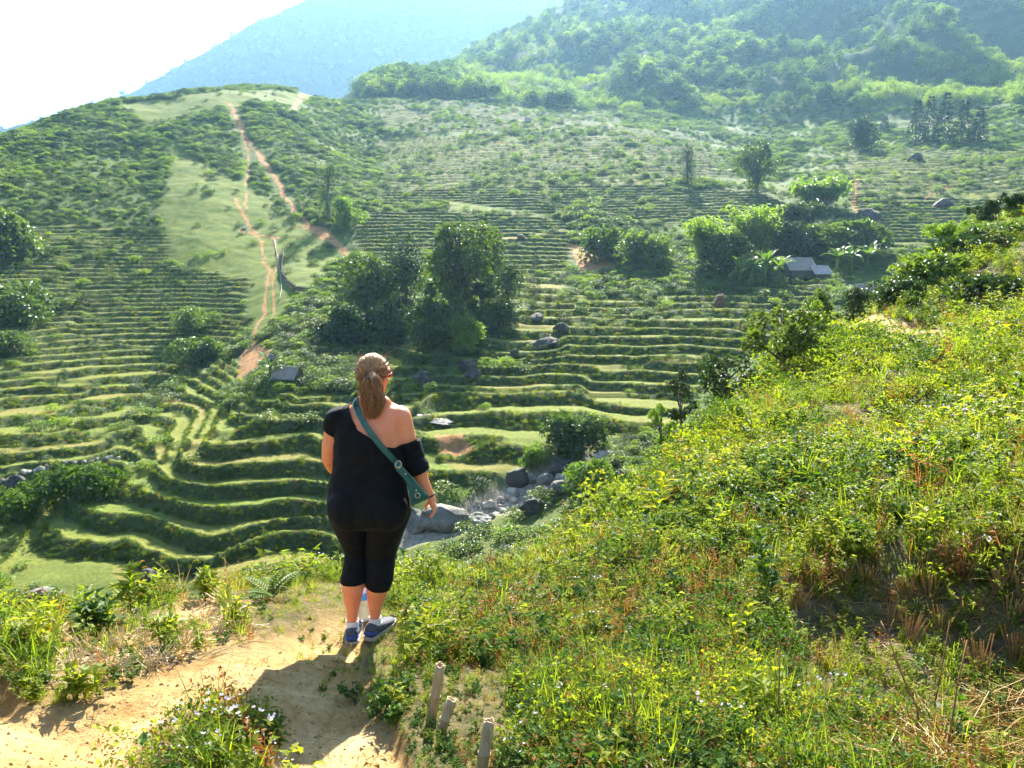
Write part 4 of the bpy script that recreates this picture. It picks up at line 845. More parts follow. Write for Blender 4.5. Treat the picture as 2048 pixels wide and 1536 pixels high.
def rock_mesh(seed, sub=3, rough=.55):
    b_ = bmesh.new(); bmesh.ops.create_icosphere(b_, subdivisions=sub, radius=1)
    rs = np.random.default_rng(seed); pl = [(Vector(rs.normal(0, 1, 3)).normalized(), rs.uniform(.55, .95)) for _ in range(9)]
    for v_ in b_.verts:
        for n_, d_ in pl:
            k_ = v_.co.dot(n_) - d_
            if k_ > 0: v_.co -= n_ * k_ * .9
        q_ = v_.co; v_.co = q_ * (1 + rough * .5 * float(fbm(np.array([q_.x * 1.9 + seed * 3]), np.array([q_.y * 1.9 + q_.z * 2.3]), seed, 3)[0]))
    me_ = bpy.data.meshes.new('rock'); b_.to_mesh(me_); b_.free(); return me_
RM = {k_: [] for k_ in ('rock', 'rock_lt', 'rock_dk')}
for k_ in RM:
    for i in range(5): m_ = rock_mesh(i * 7 + len(k_)); m_.materials.append(M[k_]); RM[k_].append(m_)
def rock(label, u_, vb, wpx, hpx, m_='rock', r=None, rmin=44, rmax=1200, group=None, name='boulder', cat='boulder', dep=.75):
    p_ = at(u_, vb, r, rmin, rmax); s_ = math.hypot(p_.x, p_.y) / FPX; o_ = link(name, random.choice(RM[m_]), label=label, category=cat)
    wd, h = wpx * s_, hpx * s_; o_.location = p_ + Vector((0, wd * .25, h * .22)); o_.scale = (wd * .56, wd * .56 * dep, h * .75); o_.rotation_euler = (random.gauss(0, .12), random.gauss(0, .12), random.uniform(-.5, .5))
    if group: o_['group'] = group
    return o_
for a_ in [('huge flat grey boulder at the stream beside the hand', 893, 1062, 118, 46, 'rock'), ('tall grey boulder directly behind the hanging hand', 836, 1066, 50, 52, 'rock'), ('big rounded mossy boulder above the stream stones', 1030, 972, 48, 44, 'rock_dk'), ('leaning slab boulder right of the mossy boulder', 1088, 978, 36, 36, 'rock'),
   ('grass topped brown boulder above the stream', 1128, 955, 54, 42, 'rock_dk'), ('block shaped boulder near the pale stream bush', 1120, 992, 44, 30, 'rock'), ('small pale boulder touching the pale stream bush', 1150, 982, 30, 20, 'rock_lt'), ('dark wedge boulder among the stream stones', 1062, 1032, 44, 34, 'rock_dk'), ('pale flat boulder at the upper stream end', 1207, 922, 38, 20, 'rock_lt'),
   ('pale sunlit boulder slab right of the huge flat boulder', 962, 1052, 50, 24, 'rock_lt'),
   ('large dark boulder in the middle of the bright terraces', 1085, 700, 70, 22, 'rock_dk'), ('rounded dark boulder above the large terrace boulder', 1122, 668, 30, 22, 'rock_dk'), ('dark boulder left of the bright terraces', 932, 738, 38, 22, 'rock_dk'), ('squat dark boulder just below the left terrace boulder', 945, 758, 34, 22, 'rock_dk'), ('small dark boulder on the bright terrace lip', 1028, 718, 20, 16, 'rock_dk'),
   ('low dark rock on the hut terrace field', 634, 777, 32, 13, 'rock_dk'), ('smaller rock right of the low dark field rock', 660, 774, 16, 9, 'rock_dk'), ('brown rock on the upper terrace edge', 1075, 640, 30, 14, 'rock'), ('pale flat stone slab behind the shoulder', 868, 848, 74, 9, 'rock_lt'), ('dark rock right of the pale field slab', 840, 762, 40, 24, 'rock_dk'),
   ('house sized dark boulder beside the upper hill track', 1738, 440, 44, 27, 'rock_dk'), ('pointed dark boulder below the conifers', 1832, 322, 26, 16, 'rock_dk'), ('flat dark rock on the right hand upper terraces', 1890, 415, 40, 16, 'rock_dk'),
   ('dark rounded boulder behind the bright front weed', 290, 1172, 46, 28, 'rock_dk'), ('pale leaning rock at the lower left valley bottom', 62, 1205, 60, 22, 'rock'), ('dark rock on the left gully edge', 25, 985, 36, 28, 'rock_dk'), ('reddish rock in the gully bank', 135, 968, 34, 22, 'rock')]:
    rock(*a_)
random.seed(5)
for i in range(64):
    t_ = random.random(); u_ = 905 + 250 * t_ + random.gauss(0, 10); v_ = 1040 - 92 * t_ + random.gauss(0, 15 - 5 * t_) + 6; s_ = random.choice([8, 10, 12, 15, 18, 24]) * random.uniform(.8, 1.2)
    rock('pale weathered stone lying in the stream bed', u_, v_, s_, s_ * .65, random.choice(['rock_lt', 'rock_lt', 'rock']), None, 44, 90, 'stones of the stream bed', 'stream_stone', 'stone')
for i in range(26):
    f = i / 25; u_ = np.interp(f, [0, .25, .5, .75, 1], [4, 55, 100, 170, 245]) + random.gauss(0, 3); v_ = np.interp(f, [0, .25, .5, .75, 1], [968, 946, 938, 928, 916]) + random.gauss(0, 1.5); s_ = random.uniform(8, 15)
    rock('pale stone in the rough bank edging the left fields', u_, v_, s_, s_ * .55, random.choice(['rock_lt', 'rock_lt', 'rock']), None, 44, 120, 'stones edging the left fields', 'bank_stone', 'stone')

# ------------------------------------------------------------------ far people and motorbike
def clothm(name, c): return simple2(name, c)
def simple2(name, col, rough=.8):
    m, t, nn, l, p = mat(name); p.inputs['Base Color'].default_value = (*col, 1); p.inputs['Roughness'].default_value = rough; return m
M['purple'] = simple2('purple_cloth', (0.22, 0.03, 0.16)); M['slate'] = simple2('slate_blue_cloth', (0.10, 0.16, 0.19)); M['darkc'] = simple2('dark_cloth', (0.02, 0.02, 0.03)); M['pale'] = simple2('pale_cloth', (0.5, 0.5, 0.52)); M['faceskin'] = simple2('far_skin', (0.45, 0.22, 0.13)); M['metal'] = simple2('dark_metal', (0.05, 0.05, 0.06), .4); M['tyre'] = simple2('tyre', (0.02, 0.02, 0.02))
def figure(label, loc, rz, topm, legm, seated=False, h=1.6):
    bmv = bmesh.new(); hip = .9 if not seated else .82
    def bl(c, *r_): bmesh.ops.create_icosphere(bmv, subdivisions=2, radius=1, matrix=Matrix.Translation(c) @ Matrix.Diagonal((*r_, 1)))
    def lm(pts_, rads):
        pts_ = [Vector(p_) for p_ in pts_]; rings = []
        for i, p_ in enumerate(pts_):
            d = (pts_[min(i + 1, len(pts_) - 1)] - pts_[max(i - 1, 0)]).normalized(); a_ = d.cross(Vector((.2, 1, .05))).normalized(); b_ = d.cross(a_); rings.append([p_ + (a_ * math.cos(j * .785) + b_ * math.sin(j * .785)) * rads[i] for j in range(8)])
        vr = [[bmv.verts.new(p_) for p_ in r_] for r_ in rings]
        for a_, b_ in zip(vr[:-1], vr[1:]):
            for j in range(8): bmv.faces.new((a_[j], a_[(j + 1) % 8], b_[(j + 1) % 8], b_[j]))
        bmv.faces.new(list(reversed(vr[0]))); bmv.faces.new(vr[-1])
    bl((0, 0, hip + .33), .19, .13, .30); bl((0, 0, hip + .02), .17, .14, .14); bl((0, .01, hip + .74), .085, .10, .12); lm([(0, 0, hip + .52), (0, 0, hip + .68)], [.06, .055])
    for s_ in (-1, 1):
        if seated: lm([(s_ * .09, 0, hip), (s_ * .13, .38, hip - .06), (s_ * .13, .32, hip - .45), (s_ * .13, .42, hip - .50)], [.09, .075, .05, .04])
        else: lm([(s_ * .09, 0, hip), (s_ * .09, .02, .48), (s_ * .09, 0, .06), (s_ * .09, .13, .03)], [.095, .07, .05, .04])
        lm([(s_ * .19, 0, hip + .52), (s_ * .25, .02 if not seated else .15, hip + .26), (s_ * .18, .16 if not seated else .42, hip + .12)], [.06, .05, .035])
        for q_ in range(5): lm([(s_ * .18 + (q_ - 2) * .016, (.16 if not seated else .42), hip + .12), (s_ * .18 + (q_ - 2) * .02, (.23 if not seated else .49), hip + .09 - .01 * q_)], [.014, .010])
    me_ = bpy.data.meshes.new('t'); bmv.to_mesh(me_); bmv.free(); t_ = bpy.data.objects.new('t', me_); C.objects.link(t_); md_ = t_.modifiers.new('r', 'REMESH'); md_.mode = 'VOXEL'; md_.voxel_size = .022
    ev = bpy.data.meshes.new_from_object(t_.evaluated_get(bpy.context.evaluated_depsgraph_get())); bpy.data.objects.remove(t_); ev.name = 'person'
    ev.materials.clear()
    for m_ in (topm, legm, 'faceskin', 'darkc'): ev.materials.append(M[m_])
    for p_ in ev.polygons:
        c_ = p_.center; p_.use_smooth = True; p_.material_index = (3 if (c_.y < .03 or c_.z > hip + .80) else 2) if c_.z > hip + .62 else 0 if (c_.z > hip - .02 and c_.y < .36) else 2 if (c_.y > .36 and c_.z > hip) else 1
    o_ = link('person', ev, label=label, category='person'); o_.location = loc; o_.rotation_euler.z = rz; return o_
hp1 = at(553, 738, None, 60); hp2 = at(546, 737, None, 60)
figure('far person in purple standing behind the small hut', hp1, R(150), 'purple', 'purple'); figure('far person in slate blue left of the purple clothed one', hp2 + Vector((-.3, .6, 0)), R(170), 'slate', 'darkc')
mb = at(488, 466, None, 100); zz = mb.z
bike = empty('motorbike', mb, 'far dark motorbike parked on the grassy slope', 'motorbike', None, R(75))
for yy_ in (-.62, .62):
    tg = torus_g = Geo(); k_ = 18
    tg.add([((.05 * math.sin(j * 1.0472)), yy_ + math.cos(i * 2 * math.pi / k_) * (.27 + .05 * math.cos(j * 1.0472)), .32 + math.sin(i * 2 * math.pi / k_) * (.27 + .05 * math.cos(j * 1.0472))) for i in range(k_) for j in range(6)], [(i * 6 + j, ((i + 1) % k_) * 6 + j, ((i + 1) % k_) * 6 + (j + 1) % 6, i * 6 + (j + 1) % 6) for i in range(k_) for j in range(6)]); wh = link('wheel', tg.mesh('wheel', [M['tyre']]), bike)
    g = Geo(); g.tube([(-.07, yy_, .32), (.07, yy_, .32)], [.06, .06], 8); link('hub', g.mesh('hub', [M['metal']]), wh)
g = Geo(); g.tube([(0, .62, .32), (0, .45, .75), (0, .40, .98)], [.035, .04, .04], 6); g.tube([(-.33, .34, 1.02), (0, .40, 1.0), (.33, .34, 1.02)], [.02, .025, .02], 6); link('fork', g.mesh('fork', [M['metal']]), bike)
g = Geo(); g.tube([(0, .42, .78), (0, .12, .55), (0, -.25, .45), (0, -.62, .34)], [.07, .13, .16, .04], 8); link('frame', g.mesh('frame', [M['metal']]), bike)
g = Geo(); g.tube([(0, .15, .74), (0, -.15, .78), (0, -.62, .84)], [.06, .13, .10], 8); link('seat', g.mesh('seat', [M['darkc']]), bike)
figure('far rider in pale shirt sitting on the parked motorbike', mb + Vector((0, 0, .02)), R(75), 'pale', 'darkc', True)

# ------------------------------------------------------------------ the woman, her bag, bracelet, sunglasses and bottle
Y0 = 4.30
def wp(u, v, dy=0.0):                     # picture point on the upright plane through the woman
    dx, dy_, dz = pix_dir(u, v); k_ = (Y0 + dy) / dy_; return Vector((dx * k_, Y0 + dy, CAM[2] + dz * k_))
def simple(name, col, rough=0.6, spec=0.4, metal=0.0, nscale=0, c2=None, bd=0.0):
    m, t, nn, l, p = mat(name); p.inputs['Roughness'].default_value = rough; p.inputs['Specular IOR Level'].default_value = spec; p.inputs['Metallic'].default_value = metal
    if nscale:
        nf = noise(t, nscale, 5); l.new(ramp(t, nf, [(0.35, col), (0.65, c2 or tuple(x_ * 1.25 for x_ in col))]), p.inputs['Base Color'])
        if bd: bump(t, p, nf, bd, 0.6)
    else: p.inputs['Base Color'].default_value = (*col, 1)
    return m
def skin_mat():
    m, t, nn, l, p = mat('skin')
    c = ramp(t, noise(t, 9, 5), [(0.35, (0.80, 0.25, 0.105)), (0.65, (0.88, 0.33, 0.16))]); l.new(c, p.inputs['Base Color'])
    p.inputs['Roughness'].default_value = 0.45; p.inputs['Specular IOR Level'].default_value = 0.4
    p.inputs['Subsurface Weight'].default_value = 0.25; p.inputs['Subsurface Radius'].default_value = (0.02, 0.008, 0.004); p.inputs['Subsurface Scale'].default_value = 1.0
    bump(t, p, noise(t, 220, 3), 0.0006, 0.4); return m
def cloth_mat():
    m, t, nn, l, p = mat('black_jersey'); l.new(ramp(t, noise(t, 14, 4), [(0.3, (0.0045, 0.0045, 0.005)), (0.7, (0.007, 0.007, 0.008))]), p.inputs['Base Color'])
    p.inputs['Roughness'].default_value = 0.8; p.inputs['Specular IOR Level'].default_value = 0.15; p.inputs['Sheen Weight'].default_value = 0.02
    mp = N(t, 'ShaderNodeMapping'); g = t.nodes.new('ShaderNodeNewGeometry'); l.new(g.outputs['Position'], mp.inputs[0]); mp.inputs['Scale'].default_value = (6, 6, 9)
    bump(t, p, noise(t, 1.0, 4, 0.5, mp.outputs[0]), 0.05, 0.7); return m
M['skin'] = skin_mat(); M['cloth'] = cloth_mat()
M['teal'] = simple('teal_leather', (0.012, 0.085, 0.075), 0.42, 0.5, 0, 40, (0.016, 0.11, 0.095), 0.002)
M['brass'] = simple('brass', (0.62, 0.50, 0.28), 0.28, 0.5, 1.0); M['rubber'] = simple('black_rubber', (0.02, 0.02, 0.02), 0.7)
M['sock'] = simple('white_sock', (0.75, 0.75, 0.76), 0.9, 0.2); M['shoe'] = simple('dark_mesh_shoe', (0.05, 0.055, 0.075), 0.8, 0.3, 0, 60, (0.09, 0.095, 0.12), 0.002)
M['shoe_blue'] = simple('blue_shoe_heel', (0.025, 0.07, 0.26), 0.6); M['sole'] = simple('pale_sole', (0.42, 0.38, 0.33), 0.8); M['redplastic'] = simple('red_plastic', (0.55, 0.03, 0.02), 0.3, 0.5)

BM = bmesh.new()
def ring_pts(c, ax, ay, hw, hd, k=20, ex=2.2):
    o_ = []
    for j in range(k):
        t_ = 2 * math.pi * j / k; ct, st = math.cos(t_), math.sin(t_)
        o_.append(c + ax * hw * math.copysign(abs(ct) ** (2 / ex), ct) + ay * hd * math.copysign(abs(st) ** (2 / ex), st))
    return o_
def loft(bm_, rings):
    vr = [[bm_.verts.new(p_) for p_ in r_] for r_ in rings]; k = len(rings[0])
    for a_, b_ in zip(vr[:-1], vr[1:]):
        for j in range(k): bm_.faces.new((a_[j], a_[(j + 1) % k], b_[(j + 1) % k], b_[j]))
    bm_.faces.new(list(reversed(vr[0]))); bm_.faces.new(vr[-1])
def ball(bm_, c, rx, ry=None, rz=None, rot=None):
    mtx = Matrix.Translation(c) @ (rot.to_4x4() if rot else Matrix()) @ Matrix.Diagonal((rx, ry or rx, rz or rx, 1))
    bmesh.ops.create_icosphere(bm_, subdivisions=3, radius=1, matrix=mtx)
def limb(bm_, pts_, rads, k=16, flat=1.0):
    pts_ = [Vector(p_) for p_ in pts_]; rings = []
    for i, p_ in enumerate(pts_):
        d = (pts_[min(i + 1, len(pts_) - 1)] - pts_[max(i - 1, 0)]).normalized(); a_ = d.cross(Vector((0, 1, 0.02))).normalized(); b_ = d.cross(a_)
        rings.append(ring_pts(p_, a_, b_, rads[i], rads[i] * flat, k, 2.0))
    loft(bm_, rings); ball(bm_, pts_[0], rads[0] * 0.98); ball(bm_, pts_[-1], rads[-1] * 0.98)
XA, YA = Vector((1, 0, 0)), Vector((0, 1, 0))
TOR = [(800, 716, 768, .052, .02), (808, 706, 786, .066, .015), (816, 688, 802, .085, .01), (830, 672, 808, .105, .0), (850, 674, 806, .125, -.005), (880, 675, 804, .145, -.005), (910, 672, 809, .150, .0), (940, 667, 813, .155, .0), (965, 662, 815, .168, -.008),
       (990, 660, 821, .182, -.02), (1014, 659, 823, .185, -.025), (1032, 664, 818, .165, -.02), (1046, 690, 795, .11, -.01)]
tz, tcx, thw, thd, tcy = [], [], [], [], []
rings = []
for v_, l_, r_, hd, oy in TOR:
    pl, pr_ = wp(l_, v_), wp(r_, v_); c = (pl + pr_) / 2; c.y += oy; hw = (pr_.x - pl.x) / 2
    rings.append(ring_pts(c, XA, YA, hw, hd, 28, 2.35)); tz.append(c.z); tcx.append(c.x); thw.append(hw); thd.append(hd); tcy.append(c.y)
loft(BM, rings)
for u_, v_ in ((703, 1000), (781, 1000)): c = wp(u_, v_); ball(BM, c + Vector((0, -.112, -.012)), .108, .108, .125)
LEGS = {'R': [(1000, 744, 820), (1030, 738, 819), (1060, 735, 807), (1090, 734, 796), (1110, 733, 789), (1130, 732, 787), (1160, 732, 784), (1180, 733, 777), (1202, 735, 769), (1220, 738, 763), (1235, 740, 760), (1248, 740, 760)],
        'L': [(1000, 662, 736), (1030, 661, 736), (1060, 673, 734), (1090, 687, 732), (1105, 692, 731), (1125, 690, 731), (1155, 684, 731), (1180, 685, 727), (1200, 688, 722), (1220, 692, 718), (1238, 694, 715), (1256, 695, 715)]}
FOOT = {}
for sd_, LG in LEGS.items():
    rings = []
    for v_, l_, r_ in LG:
        oy = np.interp(v_, [1000, 1060, 1110, 1165, 1256], [-.02, 0.0, 0.02, -.012, 0.0]) + (-.03 if sd_ == 'L' else 0) * smooth(1050, 1200, v_)
        pl, pr_ = wp(l_, v_, oy), wp(r_, v_, oy); c = (pl + pr_) / 2; hw = (pr_.x - pl.x) / 2
        rings.append(ring_pts(c, XA, YA, hw, hw * np.interp(v_, [1000, 1060, 1110, 1160, 1256], [1.4, 1.28, 1.08, 1.08, 1.1]), 20, 2.1))
    loft(BM, rings); FOOT[sd_] = c.copy()
# shoulders and arms
RA = [wp(800, 838), wp(808, 862), wp(817, 893), wp(827, 920), wp(838, 940), wp(846, 962, .01), wp(856, 982, .015), wp(861, 993, .02)]
limb(BM, RA, [.068, .060, .056, .050, .046, .036, .028, .0245]); ball(BM, wp(798, 832), .070, .072, .060)
LA = [wp(676, 840), wp(668, 862), wp(661, 890), wp(659, 917, .01), wp(668, 935, .10), wp(684, 950, .19), wp(700, 956, .245)]
limb(BM, LA, [.066, .056, .050, .046, .042, .034, .026]); ball(BM, wp(680, 834), .066, .070, .056)
# right hand: palm, four curled fingers one behind the other, thumb in front
palm = wp(866, 1006, .03)
ball(BM, palm, .021, .040, .044, Matrix.Rotation(R(-8), 3, 'Y')); limb(BM, [wp(861, 993, .02), wp(864, 1000, .025)], [.0245, .026], 12)
for i, (dy, ln) in enumerate(((-.004, .80), (.018, .95), (.040, 1.0), (.060, .92))):
    k0_, k1, k2, k3 = wp(869, 1013, dy), wp(870, 1021, dy), wp(866, 1030, dy), wp(858, 1036, dy)
    limb(BM, [k0_ - Vector((0, 0, -.012)), k0_, k0_.lerp(k1, ln), k0_.lerp(k1, ln) + (k2 - k1) * ln, k0_.lerp(k1, ln) + (k2 - k1) * ln + (k3 - k2) * ln * .8], [.0100, .0098, .0092, .0084, .0072], 10)
limb(BM, [wp(860, 1001, .045), wp(855, 1007, .055), wp(852, 1013, .058), wp(853, 1020, .055)], [.013, .0115, .0100, .0082], 10)
# left hand resting at the front of the waist
lw = wp(700, 956, .245)
ball(BM, lw + Vector((.04, .01, -.005)), .045, .020, .036)
for i in range(4): b_ = lw + Vector((.075, .012, .024 - i * .019)); limb(BM, [b_, b_ + Vector((.026, -.004, -.002)), b_ + Vector((.048 - .004 * abs(i - 1), -.018, -.006))], [.0095, .0088, .0075], 10)
limb(BM, [lw + Vector((.02, .01, .03)), lw + Vector((.04, .012, .052)), lw + Vector((.062, .006, .06))], [.012, .0105, .0085], 10)
# neck and head, turned to the right
HC = wp(748, 752, .045); YAW = Matrix.Rotation(R(-24), 3, 'Z')
def hp(x_, y_, z_): return HC + YAW @ Vector((x_, y_, z_))
limb(BM, [wp(743, 812, .0), wp(745, 795, .015), wp(747, 778, .03)], [.060, .053, .052])
limb(BM, [wp(725, 806, .0), wp(745, 800, .005), wp(768, 808, .0)], [.045, .05, .045])
ball(BM, hp(0, -.012, .022), .073, .092, .088); ball(BM, hp(0, .028, -.045), .056, .062, .062); ball(BM, hp(0, .072, -.092), .024, .02, .016)
limb(BM, [hp(0, .088, .012), hp(0, .102, -.012), hp(0, .108, -.026)], [.008, .011, .014], 10); ball(BM, hp(0, .086, -.058), .02, .012, .010)
for s_ in (-1, 1): ball(BM, hp(s_ * .030, .078, .006), .014, .010, .009); ball(BM, hp(s_ * .072, -.002, -.012), .010, .020, .032); ball(BM, hp(s_ * .034, .072, -.034), .02, .016, .018)
# feet inside the shoes
FD = {'L': Vector((-.12, 1, 0)).normalized(), 'R': Vector((.42, 1, 0)).normalized()}
for sd_, c in FOOT.items(): limb(BM, [c, c + FD[sd_] * .07 - Vector((0, 0, .042)), c + FD[sd_] * .13 - Vector((0, 0, .050))], [.030, .022, .016])
tmp = bpy.data.meshes.new('tmp_body'); BM.to_mesh(tmp); BM.free(); tob = bpy.data.objects.new('tmp_body', tmp); C.objects.link(tob)
md = tob.modifiers.new('r', 'REMESH'); md.mode = 'VOXEL'; md.voxel_size = 0.0058
dg = bpy.context.evaluated_depsgraph_get(); body = bpy.data.meshes.new_from_object(tob.evaluated_get(dg)); bpy.data.objects.remove(tob)
bmx = bmesh.new(); bmx.from_mesh(body)
for _ in range(5): bmesh.ops.smooth_vert(bmx, verts=bmx.verts, factor=0.5, use_axis_x=True, use_axis_y=True, use_axis_z=True)
bmesh.ops.triangulate(bmx, faces=bmx.faces); bmx.normal_update(); bmx.to_mesh(body)
from mathutils.bvhtree import BVHTree
BVH = BVHTree.FromBMesh(bmx); bmx.free()
body.name = 'person'; body.materials.clear(); body.materials.append(M['skin']); body.polygons.foreach_set('use_smooth', np.ones(len(body.polygons), bool))
feet = Vector(((FOOT['L'].x + FOOT['R'].x) / 2, Y0, 0))
GZ = float(ground(feet.x, feet.y)); LIFT = 0.0
print('FEET', FOOT, [float(ground(c.x,c.y)) for c in FOOT.values()]); person = link('person', body, label='person from behind in black off-shoulder top and capri leggings', category='person')
BV = np.array([v_.co for v_ in body.vertices]); BN = np.array([v_.normal for v_ in body.vertices])
BT = np.array([p_.vertices for p_ in body.polygons])
def clip_cloth(name, fval, off, material, label=None, thick=0.003, zoff=None):
    keepv, tris = [], []; vid = {}; cut = {}
    def vtx(i):
        if i not in vid: vid[i] = len(keepv); keepv.append(BV[i] + BN[i] * off(i) if callable(off) else BV[i] + BN[i] * off)
        return vid[i]
    def cutv(i, j):
        k_ = (min(i, j), max(i, j))
        if k_ not in cut:
            t_ = fval[i] / (fval[i] - fval[j]); p_ = BV[i] * (1 - t_) + BV[j] * t_; n_ = BN[i] * (1 - t_) + BN[j] * t_
            cut[k_] = len(keepv); keepv.append(p_ + n_ * (off(i) if callable(off) else off))
        return cut[k_]
    pos = fval > 0; cnt = pos[BT].sum(1)
    for tr_ in BT[cnt == 3]: tris.append(tuple(vtx(i) for i in tr_))
    for tr_ in BT[(cnt == 1) | (cnt == 2)]:
        out = []
        for a_, b_ in ((0, 1), (1, 2), (2, 0)):
            i, j = tr_[a_], tr_[b_]
            if pos[i]: out.append(vtx(i))
            if pos[i] != pos[j]: out.append(cutv(i, j))
        for q_ in range(1, len(out) - 1): tris.append((out[0], out[q_], out[q_ + 1]))
    me_ = mesh_np(name, np.array(keepv), np.array(tris), material)
    o_ = link(name, me_, person); m_ = o_.modifiers.new('thickness', 'SOLIDIFY'); m_.thickness = thick; m_.offset = 1
    if label: o_['label'] = label
    return o_
bx, by, bz = BV.T
zk = lambda v_, u_=740: wp(u_, v_).z
def line(pts_): q_ = sorted((wp(u_, v_).x, wp(u_, v_).z) for u_, v_ in pts_); return lambda x_: np.interp(x_, [a_ for a_, _ in q_], [b_ for _, b_ in q_])
o_s = np.argsort(tz); tzs = np.array(tz)[o_s]
e = np.abs((bx - np.interp(bz, tzs, np.array(tcx)[o_s])) / np.interp(bz, tzs, np.array(thw)[o_s])) ** 2.35 + np.abs((by - np.interp(bz, tzs, np.array(tcy)[o_s])) / np.interp(bz, tzs, np.array(thd)[o_s])) ** 2.35
armz = (e > 1.06) & (bz > zk(1040))
neck = line([(600, 700), (696, 740), (700, 806), (712, 830), (724, 850), (747, 863), (771, 880), (794, 887), (830, 877), (860, 862), (900, 850)])
ftop = np.minimum(neck(bx) - bz, bz - zk(957))
lh = line([(600, 835), (651, 857), (677, 872), (690, 878)]); rh = line([(800, 962), (826, 949), (856, 935), (890, 920)])
ftop = np.where(armz & (by > Y0 - .06) & (bx < wp(700, 900).x) & (bz < zk(905)) & (bz > zk(1000)), -0.02, ftop)
ftop = np.where((bx < wp(679, 870).x) & (bz > zk(960)) & armz, np.minimum(ftop, bz - lh(bx)), ftop)
ftop = np.where((bx > np.where(bz > zk(950), wp(812, 900).x, wp(828, 960).x)) & armz, np.minimum(ftop, bz - rh(bx)), ftop)
wr = lambda i: 0.007 + 0.006 * max(0.0, float(fbm(np.array([bx[i] * 9]), np.array([bz[i] * 16]), 5, 3)[0]))
wrk = 0.008 + 0.013 * np.clip(fbm((bx + 0.4 * bz) * 9, (bz - 0.5 * bx) * 17 + by * 6, 5, 3), -0.4, 1)
sle = smooth(wp(806, 900).x, wp(826, 900).x, bx) * (bz < zk(880)); wrk = wrk + sle * 0.008; wrk = wrk - 0.0045 * (1 - smooth(zk(957), zk(925), bz))
clip_cloth('top', ftop, lambda i: wrk[i], M['cloth'], 'black jersey top slipped off the right shoulder')
hem = np.where(bx < wp(731.5, 1150).x, line([(680, 1158), (732, 1157)])(bx), line([(731, 1163), (750, 1171), (780, 1175)])(bx))
fleg = np.minimum(zk(947) - bz, bz - hem); fleg = np.where((armz & (by > Y0 - .05) & (bx < wp(700, 900).x) & (bz > zk(985))) | (armz & (bx > wp(824, 1000).x)) | (bx > wp(836, 1030).x), -0.02, fleg)
lgo = 0.0048 + 0.0018 * np.clip(fbm(bx * 10, bz * 14 + by * 8, 9, 3), -.5, 1)
clip_cloth('leggings', fleg, lambda i: lgo[i], M['cloth'], 'black calf length leggings')
for sd_ in 'LR':
    side = (bx < wp(729, 1240).x) if sd_ == 'L' else (bx > wp(729, 1240).x)
    zt = FOOT[sd_].z + (.052 if sd_ == 'L' else .048); fs = np.where(side, zt - bz, -0.02); clip_cloth('sock', fs, 0.004, M['sock'], 'white ankle sock')
# shoes
for sd_ in 'LR':
    d = FD[sd_]; sx = Vector((d.y, -d.x, 0)); c = FOOT[sd_] - Vector((0, 0, .075)); c = c - d * 0.02
    ST = [(-.052, .030, .075, .085), (-.035, .037, .06, .10), (.0, .040, .05, .098), (.05, .043, .0, .082), (.10, .047, 0, .066), (.16, .046, 0, .052), (.195, .034, 0, .042), (.212, .016, 0, .032)]
    rings = []
    for s_, hw, _, hh in ST: rings.append([c + d * s_ + sx * hw * math.copysign(abs(math.cos(t_)) ** .8, math.cos(t_)) + UP * (0.016 + (hh - .016) * (0.5 + 0.5 * math.sin(t_))) for t_ in [2 * math.pi * j / 20 for j in range(20)]])
    b_ = bmesh.new(); loft(b_, rings); bmesh.ops.recalc_face_normals(b_, faces=b_.faces); me_ = bpy.data.meshes.new('shoe'); b_.to_mesh(me_); b_.free(); me_.materials.append(M['shoe']); me_.polygons.foreach_set('use_smooth', np.ones(len(me_.polygons), bool))
    sh = link('shoe', me_, person, label='dark running shoe with a blue heel'); sh.modifiers.new('s', 'SUBSURF').render_levels = 1
    rings = [[c + d * (s_ * 1.03) + sx * (hw + .004) * sgn + UP * zz for sgn, zz in ((-1, 0), (-1, .024), (1, .024), (1, 0))] for s_, hw, _, hh in ST]
    b_ = bmesh.new(); loft(b_, rings); bmesh.ops.recalc_face_normals(b_, faces=b_.faces); me_ = bpy.data.meshes.new('sole'); b_.to_mesh(me_); b_.free(); me_.materials.append(M['sole']); link('sole', me_, sh)
    rings = [[c + d * s_ + sx * (hw * 1.04 + .002) * math.cos(t_) + UP * (0.030 + .030 * (0.5 + 0.5 * math.sin(t_))) for t_ in [2 * math.pi * j / 14 for j in range(14)]] for s_, hw in ((-.058, .026), (-.04, .037), (-.015, .0405))]
    b_ = bmesh.new(); loft(b_, rings); bmesh.ops.recalc_face_normals(b_, faces=b_.faces); me_ = bpy.data.meshes.new('heel_panel'); b_.to_mesh(me_); b_.free(); me_.materials.append(M['shoe_blue']); me_.polygons.foreach_set('use_smooth', np.ones(len(me_.polygons), bool)); link('heel_panel', me_, sh, label='bright blue heel panel')
# hair: a cap swept to the ponytail, then the tail itself, all in strands
def hair_mat():
    m, t, nn, l, p = mat('hair'); c = ramp(t, attr(t, 'tint'), [(0.0, (0.17, 0.06, 0.02)), (0.45, (0.46, 0.20, 0.07)), (1.0, (0.80, 0.50, 0.22))]); l.new(c, p.inputs['Base Color'])
    p.inputs['Roughness'].default_value = 0.38; p.inputs['Specular IOR Level'].default_value = 0.6
    tr_ = N(t, 'ShaderNodeBsdfTranslucent'); l.new(c, tr_.inputs[0]); ms = N(t, 'ShaderNodeMixShader'); ms.inputs[0].default_value = 0.4
    l.new(p.outputs[0], ms.inputs[1]); l.new(tr_.outputs[0], ms.inputs[2]); l.new(ms.outputs[0], nn['Material Output'].inputs['Surface']); return m
M['hair'] = hair_mat()
fcap = np.array([(np.array(YAW.transposed() @ (Vector(p_) - HC))) for p_ in BV]); inhead = np.linalg.norm(fcap, axis=1) < 0.16
